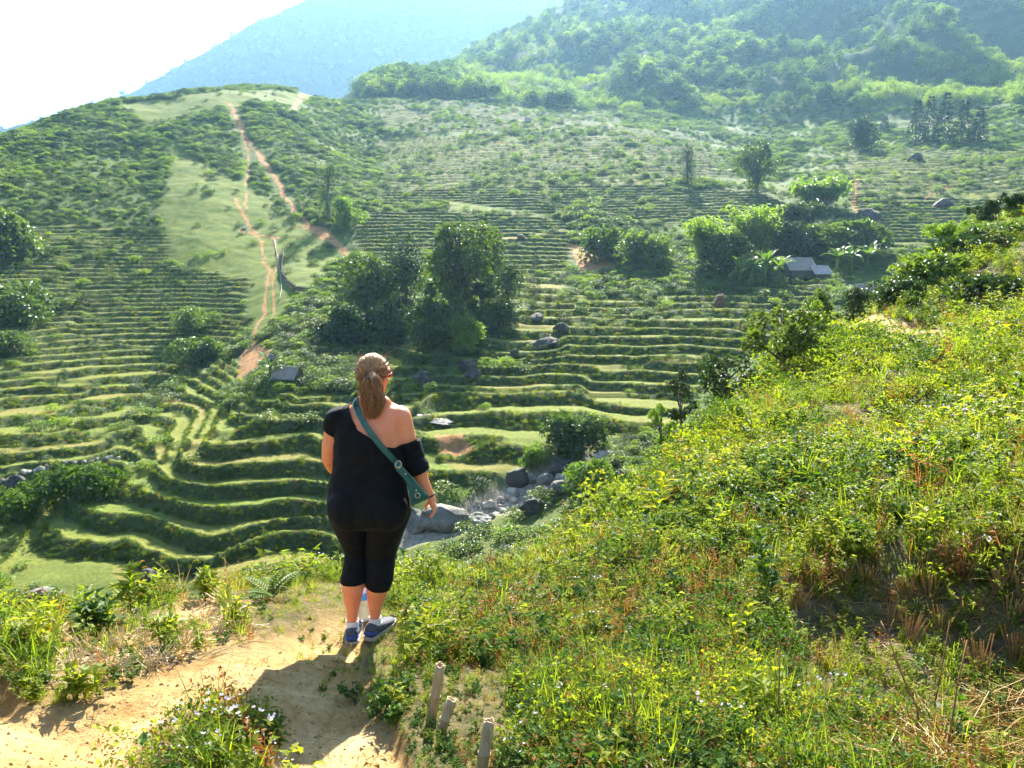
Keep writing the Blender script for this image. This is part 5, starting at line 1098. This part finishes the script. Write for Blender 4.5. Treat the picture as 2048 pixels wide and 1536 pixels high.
fh = np.where(inhead & (bz > HC.z - .085), np.minimum(0.045 - fcap[:, 1] + 0.35 * np.maximum(fcap[:, 2] - .02, 0), fcap[:, 2] + 0.075 - 1.8 * np.maximum(fcap[:, 1] + .02, 0)), -0.05)
ear = (np.abs(fcap[:, 0]) > .060) & (np.abs(fcap[:, 1]) < .035) & (fcap[:, 2] < .02); fh = np.where(ear, -0.02, fh)
clip_cloth('hair', fh, 0.008, M['hair'], 'auburn hair drawn back from the forehead', 0.004)
hg = Geo(); TAIL = wp(738, 751, -.068)
def strand(pts_, w_, tint):
    pts_ = [Vector(p_) for p_ in pts_]
    hg.tube(pts_, [w_ * (1 - 0.75 * i / (len(pts_) - 1)) for i in range(len(pts_))], 3, tint, 0, False)
for i in range(1300):
    e_ = R(random.uniform(-25, 88)); a_ = R(random.uniform(0, 360)); d = Vector((math.cos(a_) * math.cos(e_), math.sin(a_) * math.cos(e_), math.sin(e_)))
    if d.y > 0.62 - 0.1 * d.z or (d.z < -0.1 and d.y > 0.05): continue
    root = hp(d.x * .088, -.012 + d.y * .107, .022 + d.z * .104); ctr = hp(0, -.012, .022); path = []
    for k_ in range(11):
        f = k_ / 10; p_ = root.lerp(TAIL, f); q_ = p_ - ctr; loc = YAW.transposed() @ q_
        need = math.sqrt((loc.x / .0895) ** 2 + (loc.y / .1085) ** 2 + (loc.z / .1055) ** 2)
        if need < 1.0 and f < 0.95: p_ = ctr + q_ / max(need, .2)
        path.append(p_ + Vector((random.gauss(0, .0022), random.gauss(0, .0022), random.gauss(0, .0022))))
    strand(path, random.uniform(.0016, .0028), min(1, max(0, random.gauss(0.55 + 0.25 * d.z, 0.3))))
for i in range(760):
    a_ = random.uniform(0, 6.283); rr_ = math.sqrt(random.random()); ox, oz = math.cos(a_) * rr_, math.sin(a_) * rr_
    n_ = 9; path = []; ph = random.uniform(0, 6.28); ln = random.uniform(0.7, 1.03); wild = random.random() < 0.16
    for k_ in range(n_):
        f = k_ / (n_ - 1) * ln; cu = np.interp(f, [0, .08, .2, .35, .65, 1], [738, 738, 739, 741, 747, 744]); cv_ = np.interp(f, [0, .08, .2, .35, .65, 1], [753, 746, 752, 768, 800, 838])
        wd = np.interp(f, [0, .08, .2, .35, .65, .85, 1], [.006, .022, .044, .058, .066, .048, .016]); cy_ = np.interp(f, [0, .08, .2, .35, .65, 1], [-.055, -.105, -.125, -.125, -.130, -.135]); p_ = wp(cu, cv_, cy_)
        sw = .014 * math.sin(ph + f * 7); path.append(p_ + Vector((ox * wd + sw * f * (1.4 + (2.6 if wild else 0)), oz * wd * 0.55, (oz * .012 if k_ < 3 else 0) + random.gauss(0, .002))))
    strand(path, random.uniform(.0016, .0032), min(1, max(0, random.gauss(0.54 + 0.15 * oz, 0.3))))
for i in range(45):
    a_ = random.uniform(0, 3.14); p0 = hp(math.cos(a_) * .08, random.uniform(-.1, .05), .03 + math.sin(a_) * .085); d = Vector((random.gauss(.3, .5), random.gauss(-.2, .4), random.gauss(.2, .5))).normalized()
    strand([p0, p0 + d * .02, p0 + d * .04 + Vector((.01, 0, -.004)), p0 + d * .055 + Vector((.02, 0, -.012))], .0009, 0.8)
link('ponytail', hg.mesh('ponytail', [M['hair']], True), person, label='windblown auburn ponytail')
# bracelet and sunglasses
def torus(c, nrm, r_, w_, k=28, kk=8, sx=1.0):
    g = Geo(); q_ = Vector(nrm).to_track_quat('Z', 'Y').to_matrix(); pts_ = []
    vs = [Vector(c) + q_ @ Vector((math.cos(2 * math.pi * i / k) * (r_ + w_ * math.cos(2 * math.pi * j / kk)) * sx, math.sin(2 * math.pi * i / k) * (r_ + w_ * math.cos(2 * math.pi * j / kk)), w_ * math.sin(2 * math.pi * j / kk))) for i in range(k) for j in range(kk)]
    g.add(vs, [(i * kk + j, ((i + 1) % k) * kk + j, ((i + 1) % k) * kk + (j + 1) % kk, i * kk + (j + 1) % kk) for i in range(k) for j in range(kk)]); return g
link('bracelet', torus(wp(860, 990, .018), RA[-1] - RA[-2], .0275, .0048).mesh('bracelet', [M['rubber']], True), label='thin black band around the right wrist', category='bracelet')
sg_e = bpy.data.objects.new('sunglasses', None); C.objects.link(sg_e); sg_e['label'] = 'red framed sunglasses on the face of the person'; sg_e['category'] = 'sunglasses'
YF_ = YAW @ Vector((0, 1, 0))
for s_ in (-1, 1):
    fo = link('rim', torus(hp(s_ * .034, .094, .006), YF_, .024, .004, 24, 6).mesh('rim', [M['redplastic']], True), sg_e)
    g = Geo(); q_ = Vector(YF_).to_track_quat('Z', 'Y').to_matrix(); c = hp(s_ * .034, .094, .006)
    g.add([c + q_ @ Vector((math.cos(t_ * .3142) * .027, math.sin(t_ * .3142) * .027, z_)) for z_ in (-.001, .001) for t_ in range(20)], [tuple(range(20, 40)), tuple(reversed(range(20)))] + [(i, (i + 1) % 20, 20 + (i + 1) % 20, 20 + i) for i in range(20)])
    link('lens', g.mesh('lens', [M['rubber']]), sg_e)
    g = Geo(); g.tube([hp(s_ * .060, .090, .010), hp(s_ * .077, .06, .010), hp(s_ * .085, .0, .006), hp(s_ * .082, -.03, -.01)], [.004, .0045, .004, .003], 6); link('temple', g.mesh('temple', [M['redplastic']], True), sg_e)
# shoulder bag
bag = bpy.data.objects.new('shoulder_bag', None); C.objects.link(bag); bag['label'] = 'teal leather crossbody bag hanging at the right hip of the person'; bag['category'] = 'bag'
def onback(u_, v_, off=0.012, dflt=-.12):
    d = Vector(np.array(pix_dir(u_, v_))).normalized(); h_ = BVH.ray_cast(Vector(CAM), d); 
    if h_[0] is None: return wp(u_, v_, dflt)
    return h_[0] + h_[1] * off
def ribbon(name, edges, th, material, parent, label=None):
    g = Geo(); vs = []; n_ = len(edges)
    for i, (a_, b_) in enumerate(edges):
        t_ = (edges[min(i + 1, n_ - 1)][0] - edges[max(i - 1, 0)][0]); nrm = t_.cross(b_ - a_).normalized() * th / 2
        if nrm.y > 0 and i == 0: pass
        vs += [a_ - nrm, b_ - nrm, b_ + nrm, a_ + nrm]
    fs = [(i * 4 + j, i * 4 + (j + 1) % 4, i * 4 + 4 + (j + 1) % 4, i * 4 + 4 + j) for i in range(n_ - 1) for j in range(4)] + [(3, 2, 1, 0), tuple((n_ - 1) * 4 + j for j in range(4))]
    g.add(vs, fs); o_ = link(name, g.mesh(name, [material]), parent)
    if label: o_['label'] = label
    return o_
CL = [(711, 803), (715, 816), (721, 832), (731, 850), (742, 866), (756, 884), (770, 901), (782, 915), (792, 927)]
ed = []
for i, (u_, v_) in enumerate(CL):
    a_, b_ = CL[max(i - 1, 0)], CL[min(i + 1, len(CL) - 1)]; dx_, dy_ = b_[0] - a_[0], b_[1] - a_[1]; L_ = math.hypot(dx_, dy_); nx, ny = -dy_ / L_ * 6.2, dx_ / L_ * 6.2
    p1, p2 = onback(u_ - nx, v_ - ny, .016), onback(u_ + nx, v_ + ny, .016)
    ed.append((p1, p2))
yy = [min(p_[0].y, p_[1].y) for p_ in ed]
ed = [(Vector((a_.x, (a_.y + b_.y) / 2 - .004, a_.z)), Vector((b_.x, (a_.y + b_.y) / 2 - .004, b_.z))) for a_, b_ in ed]
ribbon('strap', ed, .005, M['teal'], bag)
def ontop(u_, d_):
    p_ = wp(u_, 801, d_); h_ = BVH.ray_cast(Vector((p_.x, p_.y, p_.z + .10)), Vector((0, 0, -1))); return (h_[0] if h_[0] else p_) + Vector((0, 0, .010))
over = [(ontop(706, d_), ontop(717, d_)) for d_ in (-.05, -.02, .02, .06)] + [(wp(u_ - 6, v_ + 3, d_), wp(u_ + 6, v_ - 3, d_)) for u_, v_, d_ in ((735, 850, .165), (770, 905, .19), (800, 950, .17), (825, 985, .08))]
ribbon('strap', over, .005, M['teal'], bag)
POLY = [(787, 930), (797, 923), (806, 934), (817, 946), (838, 969), (859, 993), (857, 997), (838, 1006), (822, 1013), (819, 990), (813, 966), (801, 950), (793, 942)]
yb = {u_: 0 for u_, _ in POLY}
def bagp(u_, v_, o_=0): return wp(u_, v_, np.interp(u_, [787, 800, 822, 858], [-.205, -.215, -.19, -.10]) + o_)
g = Geo(); n_ = len(POLY); cu, cv_ = np.mean([p_[0] for p_ in POLY]), np.mean([p_[1] for p_ in POLY])
inn = [(cu + (u_ - cu) * .8, cv_ + (v_ - cv_) * .86) for u_, v_ in POLY]
ft = [bagp(*p_) for p_ in POLY]; fi = [bagp(u_, v_, -.016) for u_, v_ in inn]; bk = [bagp(u_, v_, .055) for u_, v_ in POLY]
g.add(fi + ft + bk, [tuple(range(n_))] + [(i, n_ + i, n_ + (i + 1) % n_, (i + 1) % n_) for i in range(n_)] + [(n_ + i, 2 * n_ + i, 2 * n_ + (i + 1) % n_, n_ + (i + 1) % n_) for i in range(n_)] + [tuple(reversed(range(2 * n_, 3 * n_)))])
bo = link('pouch', g.mesh('pouch', [M['teal']], False), bag); bv = bo.modifiers.new('b', 'BEVEL'); bv.width = .004; bv.segments = 2
link('seam', (lambda q_: (q_.tube([bagp(822, 1004, -.019), bagp(836, 996, -.019), bagp(855, 993, -.014)], [.0016] * 3, 5), q_)[1])(Geo()).mesh('seam', [M['rubber']]), bag)
bn = (onback(797, 930) - Vector(CAM)).normalized() * -1
def fit(u_, v_, o_): return bagp(u_, v_, o_)
link('buckle', torus(fit(797, 929, -.012), bn, .019, .0028, 28, 8, 0.85).mesh('buckle', [M['brass']], True), bag)
link('ring', torus(fit(835, 991, -.026), bn, .0135, .0022).mesh('ring', [M['brass']], True), bag)
for u_, v_ in ((799, 934), (811, 948), (832, 981)):
    g = Geo(); c = fit(u_, v_, -.02); q_ = bn.to_track_quat('Z', 'Y').to_matrix()
    g.add([c + q_ @ Vector((math.cos(j * .5236) * r_, math.sin(j * .5236) * r_, z_)) for r_, z_ in ((.006, -.006), (.006, .002), (.003, .005)) for j in range(12)], [(a_ * 12 + j, a_ * 12 + (j + 1) % 12, a_ * 12 + 12 + (j + 1) % 12, a_ * 12 + 12 + j) for a_ in (0, 1) for j in range(12)] + [tuple(24 + j for j in range(12))])
    link('rivet', g.mesh('rivet', [M['brass']], True), bag)
# water bottle standing in front of her feet
def glassy():
    m, t, nn, l, p = mat('clear_bottle_plastic'); p.inputs['Base Color'].default_value = (0.9, 0.97, 1.0, 1); p.inputs['Roughness'].default_value = 0.06; p.inputs['Transmission Weight'].default_value = 0.65; p.inputs['IOR'].default_value = 1.25; p.inputs['Alpha'].default_value = 0.9; return m
M['pet'] = glassy(); M['label'] = simple('blue_bottle_label', (0.03, 0.28, 0.75), 0.35); M['cap'] = simple('white_cap', (0.8, 0.85, 0.9), 0.4)
BP = wp(729, 1252, .20); BZ = float(ground(BP.x, BP.y))
be = bpy.data.objects.new('water_bottle', None); C.objects.link(be); be.location = (BP.x, BP.y, BZ); be['label'] = 'clear plastic water bottle with blue label standing at the feet of the person'; be['category'] = 'bottle'
def lathe(prof, k=24):
    g = Geo(); vs = [(r_ * math.cos(2 * math.pi * j / k), r_ * math.sin(2 * math.pi * j / k), z_) for r_, z_ in prof for j in range(k)]
    g.add(vs, [(i * k + j, i * k + (j + 1) % k, i * k + k + (j + 1) % k, i * k + k + j) for i in range(len(prof) - 1) for j in range(k)] + [tuple(reversed(range(k))), tuple((len(prof) - 1) * k + j for j in range(k))]); return g
link('body', lathe([(.026, 0), (.033, .006), (.033, .03), (.031, .035), (.033, .04), (.033, .10), (.031, .105), (.033, .11), (.033, .17), (.030, .20), (.016, .235), (.014, .245)]).mesh('body', [M['pet']], True), be)
link('label_band', lathe([(.0335, .145), (.0342, .146), (.0342, .188), (.0325, .19)]).mesh('label_band', [M['label']], True), be)
link('cap', lathe([(.015, .243), (.0155, .245), (.0155, .262), (.013, .264)]).mesh('cap', [M['cap']], True), be)

# ------------------------------------------------------------------ foreground pieces: stakes, stubble, weeds, sticks, puddle
random.seed(21)
def bamboo_mat():
    m, t, nn, l, p = mat('dry_bamboo'); g = t.nodes.new('ShaderNodeTexCoord'); mp = N(t, 'ShaderNodeMapping'); l.new(g.outputs['Object'], mp.inputs[0]); mp.inputs['Scale'].default_value = (30, 30, 3)
    l.new(ramp(t, noise(t, 3, 6, .6, mp.outputs[0]), [(.3, (0.25, 0.16, 0.07)), (.6, (0.42, 0.29, 0.14)), (.75, (0.50, 0.38, 0.21))]), p.inputs['Base Color']); p.inputs['Roughness'].default_value = .6; bump(t, p, noise(t, 4, 6, .6, mp.outputs[0]), .004); return m
M['bamboo'] = bamboo_mat()
def stake(label, ut, vt, ub, vb, r):
    b_ = at(ub, vb, r, 1.5, 8); dx, dy, dz = pix_dir(ut, vt); k_ = (b_.y + .02) / dy; t_ = Vector((dx * k_, dy * k_, CAM[2] + dz * k_)); ax = (t_ - b_); L_ = ax.length; e_ = empty('bamboo_stake', b_, label, 'stake', 'cut bamboo stakes beside the path'); d = ax.normalized(); R0 = .021; K = 18
    def pt(f, rad, j): 
        a_ = d.cross(Vector((0, 1, .1))).normalized(); b2 = d.cross(a_); return d * (L_ * f) + (a_ * math.cos(j * 2 * math.pi / K) + b2 * math.sin(j * 2 * math.pi / K)) * rad
    prof = [(-.35, R0), (.0, R0 * 1.02), (.38, R0), (.40, R0 * 1.10), (.415, R0 * 1.10), (.43, R0), (.80, R0 * .98), (1.0, R0 * .98), (1.0, R0 * .72), (.86, R0 * .70)]
    g = Geo(); vs = []
    for i, (f, rad) in enumerate(prof):
        for j in range(K): vs.append(pt(f + (.022 * math.sin(j * .9 + ut) + .012 * math.sin(j * 2.3)) * (1 if i in (7, 8) else 0), rad, j))
    g.add(vs, [(i * K + j, i * K + (j + 1) % K, (i + 1) * K + (j + 1) % K, (i + 1) * K + j) for i in range(len(prof) - 1) for j in range(K)] + [tuple((len(prof) - 1) * K + j for j in range(K))]); link('cane', g.mesh('cane', [M['bamboo']], True), e_)
    g = Geo(); g.tube([d * (L_ * .395), d * (L_ * .42)], [R0 * 1.16, R0 * 1.16], 18); link('node_ring', g.mesh('node_ring', [M['bamboo']], True), e_)
stake('tallest and leftmost of the three cut bamboo stakes', 881, 1330, 864, 1478, 3.0); stake('middle cut bamboo stake with a split top', 904, 1398, 882, 1515, 2.85); stake('nearest rightmost cut bamboo stake at the bottom edge', 978, 1441, 962, 1580, 2.5)

def bundle(n_, h, spread, base, wd, m_): 
    g = Geo()
    for i in range(n_):
        a_ = random.uniform(0, 6.283); q_ = random.random() ** .5; b_ = Vector((math.cos(a_) * base * q_, math.sin(a_) * base * q_, -.02)); d = Vector((random.gauss(0, spread) + .25 * b_.x / base, random.gauss(0, spread) + .25 * b_.y / base, 1)).normalized(); g.tube([b_, b_ + d * h * random.uniform(.7, 1.08)], [wd, wd * .9], 4, random.random())
    return g.mesh('stalks', [M[m_]])
SB = [bundle(20, .20, .15, .026, .0026, 'stub') for _ in range(4)]; SW = [bundle(22, .17, .75, .03, .003, 'straw') for _ in range(3)]
def place(name, me_, label, u_, v_, s_, cat, group, rmin=2.0, rmax=9, tilt=.08):
    p_ = at(u_, v_, None, rmin, rmax); o_ = link(name, me_, label=label, category=cat, group=group); o_.location = p_; o_.scale = (s_, s_, s_); o_.rotation_euler = (random.gauss(0, tilt), random.gauss(0, tilt), random.uniform(0, 6)); return o_
for u_, v_, s_ in [(1820, 1288, 1.25), (1886, 1268, 1.05), (1690, 1185, 1.0), (1735, 1175, 1.0), (1812, 1200, 1.05), (1862, 1195, 1.1), (1905, 1130, 1.0), (1950, 1120, 1.0), (1992, 1118, 1.0), (1998, 1190, .95), (1960, 1350, 1.25), (2035, 1330, 1.2), (1950, 1235, 1.0), (2030, 1140, 1.0), (1935, 1160, .9), (1600, 1215, .9), (1780, 1250, .9), (2020, 1245, 1.1), (1870, 1130, .9), (1850, 1150, .95), (2042, 1200, 1.0)]:
    place('rice_stubble_clump', random.choice(SB), 'brown cut rice stubble clump standing in the muddy paddy', u_, v_, s_, 'stubble', 'rice stubble clumps in the muddy paddy')
for u_, v_, s_ in [(250, 1300, .9), (285, 1292, .8), (172, 1300, .9), (400, 1245, .9), (370, 1290, .8), (335, 1275, .8), (150, 1330, .8), (200, 1315, .8), (305, 1335, .8), (440, 1270, .7), (405, 1215, 1.0), (445, 1205, .9), (265, 1255, .8), (330, 1318, .8), (230, 1345, .7)]:
    place('straw_stub', random.choice(SW), 'pale splayed straw stub on the bare ground left of the path', u_, v_, s_, 'straw stub', 'straw stubs left of the path', tilt=.3)
# loose straw lying on the ground
def litter(name, n_, poly, L_, wd, m_, label, rmax=8, lift=.02):
    g = Geo(); us, vs_ = [p_[0] for p_ in poly], [p_[1] for p_ in poly]; k_ = 0
    while k_ < n_:
        u_, v_ = random.uniform(min(us), max(us)), random.uniform(min(vs_), max(vs_))
        if not pip(np.array([u_]), np.array([v_]), poly)[0]: continue
        k_ += 1; p_ = at(u_, v_, None, 1.8, rmax); a_ = random.uniform(0, 6.283); l_ = L_ * random.uniform(.4, 1.3); d = Vector((math.cos(a_), math.sin(a_), random.gauss(.05, .14))); z0 = random.uniform(.005, lift)
        c_ = p_ + Vector((0, 0, z0)); g.tube([c_ - d * l_ / 2, c_ + Vector((0, 0, random.uniform(0, .02))), c_ + d * l_ / 2 + Vector((0, 0, -.01))], [wd, wd, wd * .6], 3, random.random())
    link(name, g.mesh(name, [M[m_]]), kind='stuff', label=label, category='straw')
litter('loose_straw', 260, [(110, 1250), (500, 1200), (520, 1290), (330, 1340), (160, 1395), (90, 1370)], .16, .0028, 'straw', 'pale loose straw on the bare ground left of the path')
litter('loose_straw', 420, [(1560, 1180), (2060, 1130), (2060, 1420), (1900, 1420), (1600, 1330)], .18, .003, 'dry', 'broken rice straw littering the muddy paddy')
litter('straw_heap', 420, [(1700, 1536), (1840, 1440), (2060, 1380), (2060, 1560), (1700, 1560)], .34, .0022, 'dry', 'heap of long dry straw in the bottom right corner', 6, .10)
M['clay'] = leaf_mat('clay_crumb', [(0.30, 0.17, 0.08), (0.5, 0.33, 0.18)], (1, 1, 1), .02)
def pebbles(n_, poly):
    g = Geo(); us, vs_ = [p_[0] for p_ in poly], [p_[1] for p_ in poly]; k_ = 0
    while k_ < n_:
        u_, v_ = random.uniform(min(us), max(us)), random.uniform(min(vs_), max(vs_))
        if not pip(np.array([u_]), np.array([v_]), poly)[0]: continue
        k_ += 1; p_ = at(u_, v_, None, 1.8, 6); s_ = random.choice([.004, .005, .006, .008, .012]); q_ = [Vector(d_) * s_ * random.uniform(.7, 1.2) + p_ for d_ in ((1, 0, 0), (0, 1, 0), (-1, 0, 0), (0, -1, 0), (0, 0, .8), (0, 0, -.5))]
        g.add(q_, [(0, 1, 4), (1, 2, 4), (2, 3, 4), (3, 0, 4), (1, 0, 5), (2, 1, 5), (3, 2, 5), (0, 3, 5)])
    link('pebbles', g.mesh('pebbles', [M['clay']]), kind='stuff', label='small pebbles and crumbs of clay on the path', category='pebbles')
pebbles(420, [(560, 1300), (820, 1330), (820, 1536), (240, 1536), (0, 1540), (0, 1400), (300, 1350)])
litter('twigs', 260, [(560, 1300), (820, 1330), (820, 1536), (300, 1536), (0, 1400), (300, 1380)], .05, .0015, 'dry', 'bits of twig and straw trodden into the path')
# puddles in the paddy
def water_mat():
    m, t, nn, l, p = mat('muddy_water'); p.inputs['Base Color'].default_value = (0.035, 0.033, 0.022, 1); p.inputs['Roughness'].default_value = .06; p.inputs['Specular IOR Level'].default_value = .6; bump(t, p, noise(t, 14, 3), .003, .3); return m
M['water'] = water_mat()
pa = [at(u_, v_, None, 2, 8) for u_, v_ in ((1620, 1200), (1760, 1150), (2060, 1140), (2200, 1200), (2200, 1440), (1940, 1430), (1760, 1380), (1640, 1320))]
g = Geo(); g.add([(p_.x, p_.y, -.272) for p_ in pa], [tuple(range(len(pa)))]); o_ = link('water', g.mesh('water', [M['water']]), kind='structure', label='shallow muddy water standing in the paddy')
# individual plants one can point at
def big_weed(h, n_, L_, Wd, kind='weed', flowers=0, stems=1, broad=False):
    st, lf, fl = Geo(), Geo(), Geo()
    for s_ in range(stems):
        d = rdir(70, 88) if stems > 1 else rdir(82, 89); b_ = Vector((random.gauss(0, .03), random.gauss(0, .03), 0)) if stems > 1 else Vector((0, 0, 0)); hh = h * random.uniform(.75, 1.0); tip = b_ + d * hh; st.tube([b_, b_.lerp(tip, .5) + Vector((random.gauss(0, .012), random.gauss(0, .012), 0)), tip], [.006, .005, .003], 5)
        for i in range(n_ // stems):
            f = .18 + .82 * (i / (n_ / stems)); p_ = b_.lerp(tip, f); a_ = i * 2.4 + random.gauss(0, .3); e_ = R(random.uniform(5, 45) + 25 * f); lf.leaf(p_, Vector((math.cos(a_) * math.cos(e_), math.sin(a_) * math.cos(e_), math.sin(e_))), UP, L_ * random.uniform(.7, 1.15) * (1.2 - .55 * f), Wd * random.uniform(.8, 1.2) * (1.1 - .4 * f), None, 0, .2, .35)
        for q_ in range(flowers): p_ = tip + Vector((random.gauss(0, .02), random.gauss(0, .02), random.uniform(0, .03))); [fl.leaf(p_, rdir(0, 85), UP, .02, .013, None, 0, .1, 0) for _ in range(5)]
    return st, lf, fl
def put_weed(label, u_, vb, vt, n_, L_, Wd, m_='weed', flowers=0, stems=1, name='weed_plant', rmin=2.0, rmax=20, r=None):
    p_ = at(u_, vb, r, rmin, rmax); h = (vb - vt) * math.hypot(p_.x, p_.y) / FPX * 1.08; st, lf, fl = big_weed(h, n_, L_, Wd, m_, flowers, stems); e_ = empty(name, p_, label, 'plant')
    link('stem', st.mesh('stem', [M['grass']], True), e_); link('foliage', lf.mesh('foliage', [M[m_]]), e_)
    if flowers: link('blossom', fl.mesh('blossom', [M['flower']]), e_)
put_weed('bright upright weed with large pale leaves left of the path', 262, 1235, 1150, 26, .16, .085, 'weed', 0, 1, r=5.6)
put_weed('dense dark leafy clump left of the straw ground', 200, 1275, 1190, 60, .10, .07, 'weed_dark', 0, 5); put_weed('leafy green bush at the brow left of the person', 420, 1200, 1125, 70, .11, .05, 'weed', 0, 6); put_weed('broad leaved bush at the brow nearest the person', 570, 1155, 1085, 80, .13, .055, 'weed', 0, 6)
put_weed('tall flowering weed at the brow beside the person', 640, 1140, 1065, 40, .12, .05, 'weed', 3, 4); put_weed('tall single stem weed on the right slope', 1312, 1060, 945, 26, .24, .08, 'weed', 0, 1, r=7.6); put_weed('bluish leaved weed among the right hand grass', 1535, 1200, 1060, 40, .13, .07, 'weed_dark', 0, 2)
put_weed('dark upright weed on the right slope brow', 1720, 1010, 920, 34, .14, .06, 'weed_dark', 0, 2); put_weed('small bright broad leaved weed below the bluish weed', 1480, 1300, 1215, 22, .10, .07, 'weed', 0, 2); put_weed('leafy weed rising in the middle of the lower right grass', 1530, 1450, 1320, 34, .10, .065, 'weed', 0, 3)
put_weed('reddish flowering weed beside the shaded path', 490, 1480, 1380, 60, .05, .022, 'rust', 0, 6); put_weed('small leafy clump at the shadow edge', 545, 1500, 1420, 50, .05, .028, 'weed_dark', 0, 6); put_weed('low leafy clump at the left path edge', 160, 1395, 1330, 44, .08, .05, 'weed', 0, 6); put_weed('leafy clump in the middle of the straw ground', 335, 1290, 1225, 44, .08, .05, 'weed', 0, 5)
put_weed('fresh green clump above the straw ground', 470, 1250, 1200, 40, .07, .04, 'weed', 0, 5); put_weed('dark leafy weed on the slope behind the bluish weed', 1690, 1100, 1030, 44, .10, .06, 'weed_dark', 0, 4)
def yellow_fern(label, u_, vb, s_): p_ = at(u_, vb, None, 3, 12); e_ = empty('fern', p_, label, 'fern'); o_ = link('fronds', fern(8, s_).mesh('fronds', [M['grass']]), e_)
yellow_fern('bright yellow fern at the brow left of the person', 545, 1200, .26); yellow_fern('small fern on the slope right of the stream', 1290, 975, .5)
# dead reddish stems in the lower right
M['deadstem'] = leaf_mat('dead_stem', [(0.20, 0.09, 0.05), (0.30, 0.16, 0.09)], (1, 1, 1), .1, .2)
for lab, pix in (('reddish dry stem crossing the straw heap corner', [(1888, 1540), (1903, 1450), (1915, 1370), (1935, 1280)]), ('thin dry stem left of the straw heap', [(1838, 1500), (1836, 1420), (1800, 1340), (1775, 1270)]), ('upright dry stem in the lower right grass', [(1552, 1480), (1558, 1390), (1560, 1290)]), ('thin pale dry stalk above the straw heap', [(1860, 1440), (1880, 1360), (1900, 1240)]), ('leaning dry stem beside the last stake', [(1250, 1500), (1270, 1430), (1262, 1360)]), ('dark dead twig leaning in the middle grass', [(1010, 1248), (1030, 1210), (1045, 1185)])):
    b_ = at(*pix[0], None, 2.0, 8) if pix[0][1] < 1530 else at(pix[0][0], 1530, None, 2.0, 8); g = Geo(); pts_ = []
    for i, (u_, v_) in enumerate(pix): dx, dy, dz = pix_dir(u_, v_); k_ = (b_.y + .03 * i) / dy; pts_.append(Vector((dx * k_, dy * k_, CAM[2] + dz * k_)))
    pts_[0].z -= .05; g.tube(pts_, [.005 * (1 - .6 * i / len(pts_)) for i in range(len(pts_))], 5)
    for i in range(1, len(pts_)):
        for q_ in range(2): g.tube([pts_[i], pts_[i] + rdir(20, 70) * .07], [.002, .001], 4)
    link('dry_stem', g.mesh('dry_stem', [M['deadstem']], True), label=lab, category='dry stem')
# ------------------------------------------------------------------ haze
hz, t, nn, l, p = mat('haze'); nn.remove(p)
pv = N(t, 'ShaderNodeVolumePrincipled'); pv.inputs['Color'].default_value = (0.36, 0.66, 1.0, 1); pv.inputs['Density'].default_value = 0.00014
pv.inputs['Anisotropy'].default_value = 0.5
l.new(pv.outputs[0], nn['Material Output'].inputs['Volume'])
bm = bmesh.new(); bmesh.ops.create_cube(bm, size=1.0)
me = bpy.data.meshes.new('haze'); bm.to_mesh(me); bm.free(); me.materials.append(hz)
o = link('haze', me, kind='stuff', label='pale blue haze filling the valley air', category='haze')
o.scale = (4400, 4400, 740); o.location = (0, 0, 270)
